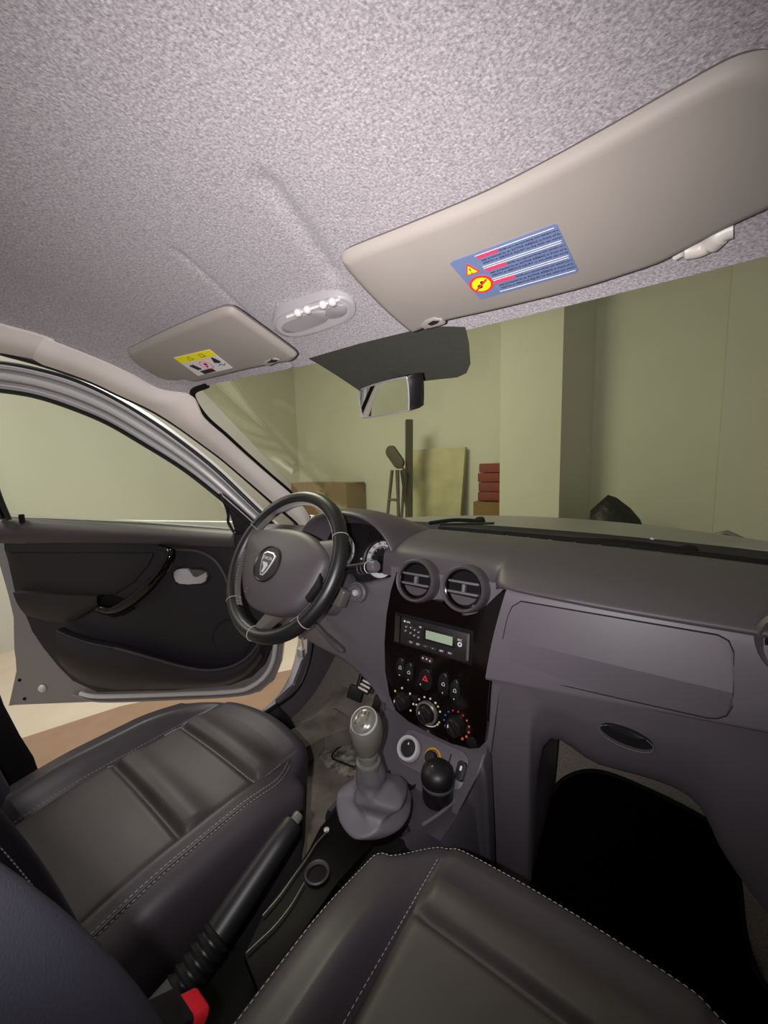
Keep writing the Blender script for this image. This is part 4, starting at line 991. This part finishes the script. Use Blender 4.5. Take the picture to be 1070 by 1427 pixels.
for k in range(6):
    box('rib', ac+pu*(hpl*(-.42+.155*k)), .033, hpl*.07, .006, M['chrome'] if False else M['white_plastic'], apx, X=pr_, Y=pu, bevel=.0015)
tube('pedal_arm', [ac+pu*hpl*.45-pn*.008, ac+pu*hpl*.7-pn*.02+Vector((0, .03, .03)), ac+pu*hpl+Vector((0, .10, .10))], .007, M['black'], apx, seg=8)
for xx, lab in ((-.34, 'dark brake pedal deep in the driver footwell'), (-.45, 'dark clutch pedal deep in the driver footwell by the open door')):
    t = thing('foot_pedal', (xx, .93, .14), lab, 'pedal')
    box('pedal_pad', (xx, .93, .15), .06, .045, .012, M['rubber'], t, X=(1, 0, 0), Y=(0, .5, .86), bevel=.004)
    tube('pedal_arm', [(xx, .94, .155), (xx, 1.0, .26), (xx, 1.02, .42)], .008, M['black'], t, seg=8)
pm = thing('floor_mat', (.36, .75, .004), 'black carpet floor mat in the passenger footwell', 'floor mat')
MP = [(700, 1260), (722, 1205), (742, 1165), (762, 1118), (778, 1092), (798, 1079), (825, 1074), (860, 1082), (930, 1113), (985, 1143), (1008, 1162), (1022, 1192), (1030, 1230), (1036, 1290), (1050, 1345), (1070, 1380)]
def floor_at(u, v):
    # meet the carpet profile
    prof = [(-.9, 0), (.75, 0), (.92, .02), (1.05, .10), (1.18, .24), (1.22, .42), (1.2, .6)]
    d = ray(u, v)
    for k in range(4000):
        p = CP+d*(.3+.0005*k)
        for (y0, z0), (y1, z1) in zip(prof, prof[1:]):
            if y0 <= p[1] <= y1:
                if p[2] <= z0+(z1-z0)*(p[1]-y0)/(y1-y0)+.012: return Vector(p)
        if p[1] > 1.2: return Vector(p)
    return Vector(p)
mp = [floor_at(*p) for p in MP]
bm = bmesh.new()
far = [p for p in cat1(mp, 3)]
cen = Vector((.36, .5, .013)); rows = [far]
def drop(p):
    prof = [(-.9, 0), (.75, 0), (.92, .02), (1.05, .10), (1.18, .24), (1.22, .42)]
    for (y0, z0), (y1, z1) in zip(prof, prof[1:]):
        if y0 <= p.y <= y1: return Vector((p.x, p.y, z0+(z1-z0)*(p.y-y0)/(y1-y0)+.014))
    return p
for t in np.linspace(.06, 1, 14): rows.append([drop(p.lerp(Vector((.36+(p.x-.36)*.9, .35, 0)), t)) for p in far])
add_grid(bm, rows); bmesh.ops.solidify(bm, geom=bm.faces[:], thickness=.008)
pmo = fin('mat_sheet', bm, M['mat'], pm, True, 60)
tube('bound_edge', far, .005, M['matte_black'], pm, seg=8)

# ================================================================== OPEN DRIVER DOOR
H0 = np.array([-.80, .84, 0.]); DD = nrm([-.806, -.592, 0]); DN = np.array([-DD[1], DD[0], 0])
TK = .25
D3 = DN-np.array([0, 0, TK]); 
def dp(s, z, o=0): 
    return Vector(H0+DD*s+DN*(o+(max(0, z-.7)*TK))+np.array([0, 0, z]))
def dx(u, v, o=0): return AP(u, v, H0+DN*o, DN)
def dt(u, v, o=0): return AP(u, v, H0+np.array([0, 0, .7])+DN*o, D3)
dr = thing('car_door', dp(.5, .07), 'open driver door with black trim, chrome handle and tinted window', 'car door')
VD = Vector(DN); VT = Vector(nrm(D3))
# silver inner frame and outer skin
fr_ = [(-10, 1010), (8, 985), (28, 982), (130, 978), (240, 974), (330, 972), (362, 965), (382, 948), (391, 925), (394, 900), (396, 850), (398, 790), (395, 742), (330, 738), (200, 728), (60, 722), (-4, 718)]
fr_ = [(10, 985), (28, 982), (130, 978), (240, 974), (330, 972), (362, 965), (382, 948), (391, 925), (394, 900), (398, 850), (400, 790), (400, 742), (330, 738), (200, 728), (60, 722), (-8, 716), (-10, 760), (12, 830), (22, 860), (18, 905), (26, 935)]
prism('inner_frame', [dx(u, v, -.03) for u, v in fr_], -VD, .03, M['silver_dull'], dr, bevel=.008, seg=3)
ok_ = [(0.02, .06), (.99, .055), (1.01, .30), (.97, .50), (1.0, .76), (.0, .72), (-.03, .4)]
prism('outer_skin', [dp(s, z, -.10) for s, z in ok_], -VD, .02, M['silver'], dr, bevel=.006)
prism('door_core', [dp(s, z, -.06) for s, z in [(.03, .075), (.97, .07), (.98, .30), (.95, .5), (.97, .74), (.02, .70), (.0, .4)]], -VD, .05, M['silver_dull'], dr)
# bright lower flange of the door and its rubber seal
tube('bright_flange', cat1([dx(u, v, -.01) for u, v in ((112, 966), (140, 970), (240, 967), (325, 963), (352, 955), (370, 940), (380, 920), (384, 895))], 5), .009, M['silver'], dr, seg=10)
tube('seal_groove', cat1([dx(u, v, -.018) for u, v in ((100, 968), (140, 977), (240, 974), (330, 969), (362, 960), (379, 942), (388, 920), (391, 890))], 5), .005, M['silver_dull'], dr, seg=8)
sc = dx(58, 960, -.024)
lathe('dome_plug', [(0, .007), (.008, .006), (.014, .001), (.015, -.004)], sc, VD, M['silver'], dr, 20)
for u, v in ((27, 948), (34, 974)): lathe('hole_plug', [(0, .001), (.006, .001), (.006, -.003)], dx(u, v, -.0285), VD, M['matte_black'], dr, 14)
# black trim card
tc = [(135, 966), (100, 950), (80, 930), (62, 905), (45, 880), (30, 850), (24, 820), (14, 790), (6, 765), (0, 722), (60, 726), (200, 734), (330, 742), (385, 745), (388, 800), (385, 860), (380, 900), (368, 928), (350, 945), (320, 956), (240, 962)]
prism('trim_card', [dx(u, v, 0) for u, v in tc], -VD, .03, M['door_trim'], dr, bevel=.008, seg=3)
# padded waist
def strip(name, topl, botl, o0, o1, mat, par, bulge=.02):
    A = cat1([dx(u, v, o0) for u, v in topl], 5); B = cat1([dx(u, v, o1) for u, v in botl], 5)
    rows = []
    for t in np.linspace(0, 1, 9):
        rows.append([a.lerp(b, t)+VD*bulge*math.sin(math.pi*t) for a, b in zip(A, B)])
    rows = [[p-VD*.03 for p in rows[0]]]+rows+[[p-VD*.03 for p in rows[-1]]]
    bm = bmesh.new(); add_grid(bm, rows); return fin(name, bm, mat, par, True, 60)
strip('waist_pad', [(-6, 720), (60, 725), (200, 733), (328, 741)], [(-4, 757), (60, 758), (200, 759), (330, 765)], .0, .018, M['door_waist'], dr, .022)
ins = [(8, 770), (60, 771), (150, 771), (214, 771), (206, 788), (186, 812), (160, 829), (130, 830), (60, 827), (20, 825)]
ip_ = prism('insert_panel', [dx(u, v, .006) for u, v in ins], -VD, .008, M['door_fabric'], dr, bevel=.003)
bl = strip('armrest_ledge', [(18, 826), (60, 828), (100, 830), (135, 831)], [(36, 858), (70, 866), (100, 866), (138, 846)], .035, .012, M['door_trim'], dr, .006)
# gloss pull handle
hpth = [dx(u, v, o) for u, v, o in ((222, 762, .02), (238, 769, .036), (232, 787, .05), (212, 812, .055), (188, 834, .05), (160, 850, .038), (138, 848, .02))]
hh = tube('pull_handle', cat1(hpth, 6), [.012]*6+[.017]*6+[.018]*6+[.021]*6+[.022]*6+[.020]*6+[.016], M['gloss'], dr, seg=16, flat=.8)
prism('pull_cup', [dx(u, v, .012) for u, v in ((124, 832), (150, 830), (180, 838), (186, 850), (172, 858), (158, 861), (140, 856), (129, 846))], -VD, .01, M['matte_black'], dr, bevel=.003)
# curved moulding running down from the pull handle
tube('moulding', cat1([dx(u, v, .012) for u, v in ((246, 766), (275, 768), (298, 780), (312, 800), (320, 822), (330, 850))], 5), [.006]*20+[.008]*6, M['door_waist'], dr, seg=8)
# chrome inner handle
hc_ = dx(265, 803, .004); hxx = (dx(290, 804, .004)-dx(240, 802, .004)); hl = hxx.length; hxx.normalize(); hyy = Vector((0, 0, 1))
hb = prism('handle_bezel', rrect(hc_, hxx, hyy, hl*1.08, .062, .03, 8), -VD, .006, M['black'], dr, bevel=.002)
prism('handle_cup', rrect(hc_+VD*.0006, hxx, hyy, hl*.94, .050, .0245, 8), -VD, .003, M['knob_grey'], hb)
prism('handle_lever', [dx(u, v, .012) for u, v in ((242, 804), (242, 798), (246, 794), (254, 792.5), (262, 792.5), (264, 798), (268, 804), (274, 805.5), (281, 801), (286, 797.5), (288, 803), (286, 810), (280, 813.5), (262, 814.5), (250, 814), (244, 810))], -VD, .009, M['chrome'], hb, bevel=.0025, seg=3)
# speaker grille and lower pocket
lathe('speaker_grille', [(.074, .0), (.072, .005), (.068, .005), (.066, .002), (.03, .004), (0, .005)], dx(322, 890, .0), VD, M['door_trim'], dr, 44)
lipu = [(78, 878), (95, 886), (125, 896), (160, 903), (200, 914), (250, 928), (285, 934), (315, 931), (338, 921), (354, 906), (364, 890)]
low = [(96, 938), (110, 948), (130, 956), (165, 961), (200, 961), (250, 960), (290, 958), (318, 954), (342, 944), (358, 930), (368, 915)]
A = cat1([dx(u, v, .045) for u, v in lipu], 5); B = cat1([dx(u, v, .006) for u, v in low], 5)
rows = [[p-VD*.035-Vector((0, 0, .004)) for p in A], [p-VD*.010 for p in A]]+[[a.lerp(b, t)+VD*.03*math.sin(math.pi*t)*.9 for a, b in zip(A, B)] for t in np.linspace(0, 1, 9)]+[[p-VD*.03 for p in B]]
bm = bmesh.new(); add_grid(bm, rows); pkt = fin('map_pocket', bm, M['door_trim'], dr, True, 50)
tube('pocket_lip', cat1([dx(u, v, .047) for u, v in lipu[3:]], 5), .005, M['door_waist'], pkt, seg=8)
tube('pocket_lip', cat1([dx(u, v, .047) for u, v in lipu[:4]], 5), .0018, M['door_waist'], pkt, seg=8)
# window frame in stripes of paint, mirror triangle, glass, run channel
FO = [(-60, 500), (0, 505), (50, 514), (100, 528), (150, 550), (200, 579), (250, 614), (300, 654), (350, 702), (392, 742)]
FI = [(-60, 540), (0, 545), (50, 553), (100, 569), (150, 590), (200, 619), (250, 650), (290, 680), (340, 722), (366, 745)]
O = cat1([dt(u, v) for u, v in FO], 5); I = cat1([dt(u, v) for u, v in FI], 5)
prof = [(0, -.035), (0, -.004), (.06, .003), (.12, .003), (.16, -.004), (.30, -.004), (.34, .008), (.44, .012), (.54, .008), (.58, -.003), (.70, -.003), (.74, .006), (.80, .006), (.84, -.004), (1.0, -.006), (1.0, -.035)]
rows = [[o.lerp(i, t)+VT*h for o, i in zip(O, I)] for t, h in prof]
bm = bmesh.new(); add_grid(bm, rows, cv=True); wf = fin('window_frame', bm, M['silver'], dr, True, 30)
tube('run_channel', [o.lerp(i, .98)+VT*.004 for o, i in zip(O, I)], .010, M['rubber'], wf, seg=8, flat=.7)
tube('outer_seal', [o.lerp(i, .02)-VT*.003 for o, i in zip(O, I)], .007, M['rubber'], wf, seg=8)
for t, m_ in ((.24, 'silver_dull'), (.64, 'silver_dull')):
    tube('paint_groove', [o.lerp(i, t)-VT*.001 for o, i in zip(O, I)], .004, M[m_], wf, seg=6)
# rear upright of the frame
rr_ = [dt(-60, 500), dt(-40, 600), dt(-12, 690), dt(2, 722)]
tube('rear_upright', cat1(rr_, 5), .022, M['rubber'], wf, seg=8, flat=.6)
ru2 = [dt(0, 662, -.0), dt(4, 690), dt(12, 722)]
tube('rear_channel', cat1([dt(-18, 640), dt(-2, 690), dt(12, 724)], 5), .009, M['rubber'], wf, seg=8)
mt_ = [(309, 688), (316, 692), (330, 704), (350, 722), (372, 744), (328, 746), (326, 735), (322, 722), (316, 706)]
prism('mirror_triangle', [dt(u, v, .006) for u, v in mt_], -VT, .03, M['door_trim'], dr, bevel=.004)
tube('triangle_seal', cat1([dt(u, v, .008) for u, v in ((306, 688), (314, 704), (318, 718), (318, 728), (326, 742))], 4), .005, M['rubber'], dr, seg=8)
gl_ = [dt(u, v, -.012) for u, v in [(-52, 540)]+FI[1:8]]+[dt(322, 722, -.012), dt(330, 748, -.012), dt(200, 742, -.012), dt(4, 732, -.012), dt(-13, 690, -.012), dt(-41, 600, -.012)]
prism('window_glass', gl_, -VT, .004, M['door_glass'], dr)
lp = dx(31, 727, .012)
lathe('lock_pin', [(.0085, -.004), (.0085, .020), (.0075, .026), (0, .027)], lp, (0, 0, 1), M['matte_black'], dr, 14)

# ================================================================== VISORS, DOME LAMP, MIRROR
def roof_plane(pts_uvz):
    P = [np.array(AZ(*p)) for p in pts_uvz]; n = nrm(np.cross(P[1]-P[0], P[2]-P[0])); return P[0], n
def visor(name, lab, cat, corners, outline, th=.016):
    """corners: three (u,v,z) defining the panel plane; outline in the same view, rounded into a padded slab"""
    p0, n = roof_plane(corners)
    if n[2] > 0: n = -n
    N = Vector(n)
    pts = [AP(u, v, p0, n) for u, v in outline]; c = sum(pts, Vector())/len(pts)
    t = thing(name, c, lab, cat, None)
    P = cat1(pts, 3, True)
    def inset(d): 
        out = []; n_ = len(P)
        for i, p in enumerate(P):
            tg = (P[(i+1) % n_]-P[i-1]).normalized(); nn = N.cross(tg); 
            if nn.dot(c-p) < 0: nn = -nn
            out.append(p+nn*d)
        return out
    rows = [[p-N*th for p in inset(.010)], [p-N*(th*.85) for p in inset(.003)], [p-N*(th*.5) for p in P], [p-N*(th*.15) for p in inset(.003)], [p for p in inset(.008)], [p+N*.0008 for p in inset(.012)]]
    bm = bmesh.new(); vs = add_grid(bm, rows, cu=True)
    f1 = bm.faces.new(vs[0]); f2 = bm.faces.new(vs[-1]); bmesh.ops.triangulate(bm, faces=[f1, f2])
    fin('visor_panel', bm, M['visor'], t, True, 50)
    return t, p0, n, N
PV = [(474, 370), (478, 359), (500, 349), (560, 326), (680, 277), (800, 216), (920, 150), (1000, 106), (1040, 90), (1075, 86), (1102, 100), (1112, 150), (1110, 230), (1098, 278), (1075, 296), (1045, 310), (1010, 326), (975, 344), (945, 360), (915, 374), (870, 389), (800, 410), (700, 434), (640, 447), (610, 454), (590, 462), (574, 467), (560, 458), (530, 432), (495, 396)]
pv, pp0, pn_, PNv = visor('sun_visor', 'large beige passenger sun visor with a blue warning label', 'sun visor', [(474, 370, 1.150), (574, 467, 1.108), (1000, 106, 1.152)], PV)
pvx = lambda u, v, o=0.0: AP(u, v, pp0+pn_*o, pn_)
lb = [(627, 368), (630, 365), (772, 313), (776, 314), (806, 377), (804, 380), (672, 417), (668, 416)]
la = prism('warning_label', [pvx(u, v, .0018) for u, v in lb], -PNv, .0012, M['label_blue'], pv)
L00, L10, L01, L11 = (628, 366), (774, 313), (669, 417), (806, 379)
def lbp(a, b, o=.0022):
    u = (L00[0]*(1-a)+L10[0]*a)*(1-b)+(L01[0]*(1-a)+L11[0]*a)*b
    v = (L00[1]*(1-a)+L10[1]*a)*(1-b)+(L01[1]*(1-a)+L11[1]*a)*b
    return pvx(u, v, o)
ldx = (lbp(.9, .5)-lbp(.1, .5)).normalized(); ldy = -(lbp(.5, .9)-lbp(.5, .1)); ldy = (ldy-ldx*ldy.dot(ldx)).normalized()
words = ['NEVER use a rearward facing child restraint on a', 'seat protected by an ACTIVE AIRBAG in front of it,', 'DEATH or SERIOUS INJURY to the child can occur']
for k in range(3):
    b0 = .05+.315*k; b1 = b0+.275
    ring = [lbp(a, b, .0022) for a, b in ((.215, b0), (.975, b0), (.985, b1), (.215, b1))]
    tube('label_frame', ring, .00028, M['white'], la, seg=5, closed=True)
    prism('heading', [lbp(a, b, .0025) for a, b in ((.225, b0+.02), (.42, b0+.02), (.42, b0+.085), (.225, b0+.085))], -PNv, .0006, M['pinkred'], la)
    text('label_text', words[0], .0028, lbp(.70, b0+.06, .0024), ldx, ldy, M['ink'], la, .0001)
    for j, wd_ in enumerate((words[1], words[2])):
        text('label_text', wd_, .0036, lbp(.60, b0+.135+.07*j, .0024), ldx, ldy, M['ink'], la, .0001)
tri = [lbp(.11, .14), lbp(.175, .40), lbp(.035, .40)]
prism('warning_triangle', [p+PNv*.0003 for p in tri], -PNv, .0006, M['red'], la)
tc_ = sum(tri, Vector())/3
prism('triangle_field', [tc_+(p-tc_)*.70+PNv*.0006 for p in tri], -PNv, .0006, M['yellow'], la)
text('triangle_mark', '!', .011, tc_+PNv*.0008, ldx, ldy, M['ink'], la, .0001)
cc = lbp(.105, .68)
prism('prohibition_sign', ell(cc+PNv*.0003, ldx, ldy, .0135, .0135, 32), -PNv, .0006, M['red'], la)
prism('sign_field', ell(cc+PNv*.0006, ldx, ldy, .0105, .0105, 32), -PNv, .0006, M['yellow'], la)
tube('sign_bar', [cc+PNv*.0012+ldx*.008+ldy*.006, cc+PNv*.0012-ldx*.008-ldy*.006], .0011, M['red'], la, seg=5)
for dx_, dy_, r_ in ((.002, .003, .0022), (-.002, -.002, .003)): prism('child_figure', ell(cc+PNv*.0009+ldx*dx_+ldy*dy_, ldx, ldy, r_, r_, 12), -PNv, .0004, M['ink'], la)
# retaining clip at the inner corner and pivot arm at the outer corner
def clip(uvs, o, th, plane):
    p0, n, N, par = plane
    c = [AP(u, v, p0+n*o, n) for u, v in uvs]
    return c
cl_ = [pvx(u, v, .003) for u, v in ((586, 456), (592, 448), (604, 444), (616, 446), (620, 452), (612, 454), (600, 457), (592, 460))]
pc_ = prism('retaining_clip', cl_, -PNv, .008, M['visor'], pv, bevel=.002)
prism('clip_slot', [pvx(u, v, .0042) for u, v in ((596, 452), (603, 448), (612, 448), (609, 451), (601, 454))], -PNv, .003, M['gap'], pc_)
arm = tube('pivot_arm', cat1([pvx(u, v, -.008) for u, v in ((940, 358), (955, 350), (975, 346), (990, 338), (1004, 325), (1022, 318))], 5), [.004]*5+[.008]*10+[.010]*6+[.008]*5, M['visor_clip'], pv, seg=14)
DVs = [(176, 494), (184, 488), (215, 473), (260, 453), (300, 437), (316, 434), (328, 438), (350, 453), (380, 474), (408, 494), (413, 500), (406, 506), (392, 508), (380, 510), (366, 513), (345, 517), (300, 528), (270, 534), (258, 531), (236, 532), (215, 525), (190, 510)]
dv, dp0, dn_, DNv = visor('sun_visor', 'small beige driver sun visor with a yellow topped white sticker', 'sun visor', [(316, 436, 1.152), (410, 500, 1.112), (180, 494, 1.148)], DVs)
dvx = lambda u, v, o=0.0: AP(u, v, dp0+dn_*o, dn_)
S00, S10, S01, S11 = (242, 499), (292, 487.5), (276, 524), (324, 513)
def sbp(a, b, o=.0018):
    u = (S00[0]*(1-a)+S10[0]*a)*(1-b)+(S01[0]*(1-a)+S11[0]*a)*b
    v = (S00[1]*(1-a)+S10[1]*a)*(1-b)+(S01[1]*(1-a)+S11[1]*a)*b
    return dvx(u, v, o)
sdx = (sbp(.9, .5)-sbp(.1, .5)).normalized(); sdy = -(sbp(.5, .9)-sbp(.5, .1)); sdy = (sdy-sdx*sdy.dot(sdx)).normalized()
sk = prism('warning_sticker', [sbp(0, 0), sbp(1, 0), sbp(1, 1), sbp(0, 1)], -DNv, .001, M['label_white'], dv)
prism('sticker_header', [sbp(0, 0, .0021), sbp(1, 0, .0021), sbp(1, .32, .0021), sbp(0, .32, .0021)], -DNv, .0006, M['yellow'], sk)
tube('warning_triangle', [sbp(.33, .08, .0023), sbp(.40, .25, .0023), sbp(.26, .25, .0023)], .0005, M['ink'], sk, seg=5, closed=True)
tube('book_symbol', [sbp(.62, .10, .0023), sbp(.72, .10, .0023), sbp(.74, .22, .0023), sbp(.62, .24, .0023)], .0005, M['ink'], sk, seg=5, closed=True)
tube('prohibition_ring', ell(sbp(.50, .62, .0022), sdx, sdy, .0125, .0125, 28), .0006, M['pinkred'], sk, seg=5, closed=True)
tube('prohibition_bar', [sbp(.50, .62, .0022)+sdx*.009+sdy*.009, sbp(.50, .62, .0022)-sdx*.009-sdy*.009], .0006, M['pinkred'], sk, seg=5)
for a, b, s in ((.50, .58, .004), (.48, .68, .003)): prism('seat_figure', ell(sbp(a, b, .0023), sdx, sdy, s, s*.8, 14), -DNv, .0004, M['ink'], sk)
for a in (.10, .16): prism('belt_figure', [sbp(a, .50, .0023), sbp(a+.05, .46, .0023), sbp(a+.13, .72, .0023), sbp(a+.08, .78, .0023)], -DNv, .0004, M['ink'], sk)
prism('black_block', [sbp(.18, .82, .0023), sbp(.52, .80, .0023), sbp(.54, .97, .0023), sbp(.20, .99, .0023)], -DNv, .0004, M['ink'], sk)
prism('seat_figure', [sbp(.80, .36, .0023), sbp(.85, .36, .0023), sbp(.92, .62, .0023), sbp(.84, .66, .0023), sbp(.74, .60, .0023)], -DNv, .0004, M['ink'], sk)
tube('seat_figure', [sbp(.76, .78, .0023), sbp(.84, .70, .0023), sbp(.90, .80, .0023), sbp(.97, .72, .0023)], .0007, M['ink'], sk, seg=5)
cl_ = [dvx(u, v, .003) for u, v in ((366, 508), (372, 503), (382, 500), (389, 502), (386, 506), (374, 511))]
pc_ = prism('retaining_clip', cl_, -DNv, .007, M['visor'], dv, bevel=.002)
prism('clip_slot', [dvx(u, v, .0042) for u, v in ((372, 506), (378, 502), (387, 502.5), (384, 505))], -DNv, .004, M['gap'], pc_)

# dome lamp between the visors
lq0, lqn = roof_plane([(380, 448, 1.158), (494, 428, 1.158), (420, 468, 1.146)])
if lqn[2] > 0: lqn = -lqn
LN = Vector(lqn); lmp = lambda u, v, o=0.0: AP(u, v, lq0+lqn*o, lqn)
o1 = cat1([lmp(*p) for p in ((379, 450), (386, 440), (410, 428), (450, 413), (476, 411), (493, 420), (495, 432), (484, 444), (455, 456), (420, 466), (398, 467), (384, 460))], 4, True)
dl_ = thing('dome_lamp', sum(o1, Vector())/len(o1), 'oval grey dome lamp with two lenses on the headliner between the visors', 'lamp')
prism('lamp_base', [p+LN*.004 for p in o1], -LN, .030, M['lamp_body'], dl_, bevel=.004, seg=3)
oc = sum(o1, Vector())/len(o1)
prism('lamp_tray', [oc+(p-oc)*.88+LN*.0048 for p in o1], -LN, .004, material('lamp_inner', rgb(176, 172, 174), .4), dl_)
prism('lens', cat1([lmp(u, v, .0065) for u, v in ((392, 458), (400, 449), (425, 440), (446, 435), (457, 438), (456, 447), (440, 455), (415, 463), (398, 464))], 4, True), -LN, .006, M['lens'], dl_, bevel=.0015)
prism('lens', cat1([lmp(u, v, .0065) for u, v in ((452, 437), (462, 428), (478, 426), (484, 433), (478, 441), (462, 445), (454, 443))], 4, True), -LN, .006, M['lens'], dl_, bevel=.0015)
for u, v in ((415, 436), (428, 432), (450, 425), (463, 421)):
    c = lmp(u, v, .007); bm = bmesh.new()
    add_lathe(bm, [(0, -.006), (.0055, -.004), (.0068, .0), (.0055, .004), (0, .0062)], c, LN, 16); fin('switch_knob', bm, M['white_plastic'], dl_, True, 80)
tube('switch_bar', [lmp(400, 442, .0055), lmp(440, 428, .0055), lmp(474, 417, .0055)], .0022, M['white_plastic'], dl_, seg=8)

# rear view mirror
mc = AY(539, 553, .585); MNv = Vector((-.44, -.84, -.31)).normalized()
def mx_(u, v, o=0): return AP(u, v, np.array(mc)+np.array(MNv)*o, np.array(MNv))
mcorn = [(503, 546), (508, 541), (535, 532), (567, 525), (571, 528), (573, 546), (573, 567), (570, 571), (540, 577), (511, 581), (507, 578), (504, 562)]
rv = thing('rear_view_mirror', mc, 'black framed rear-view mirror hanging from the windscreen', 'mirror')
P = [mx_(u, v) for u, v in mcorn]; c0 = sum(P, Vector())/len(P); P = cat1(P, 3, True)
rows = [[c0+(p-c0)*s-MNv*h for p in P] for s, h in ((.97, -.004), (1.03, -.005), (1.07, 0), (1.07, .012), (1.0, .026), (.7, .034), (.3, .037))]
bm = bmesh.new(); vs = add_grid(bm, rows, cu=True); bm.faces.new(vs[-1]); fin('housing', bm, M['black'], rv, True, 50)
prism('mirror_glass', [c0+(p-c0)*.975+MNv*.0045 for p in P], -MNv, .003, M['mirror'], rv)
tube('glass_rim', [c0+(p-c0)*1.0+MNv*.005 for p in P], .0016, M['lens'], rv, seg=6, closed=True)
stm = AP(556, 520, WP0, WN)
bk_ = c0-MNv*.03
tube('stem', cat1([bk_, bk_.lerp(stm, .5)+Vector((0, 0, .012)), stm], 5), [.011]*5+[.009]*5+[.014], M['black'], rv, seg=12)
lathe('mount_pad', [(.018, 0), (.018, .006), (.012, .012), (0, .012)], stm-WN*-.0, -WN, M['knob_grey'], rv, 20)
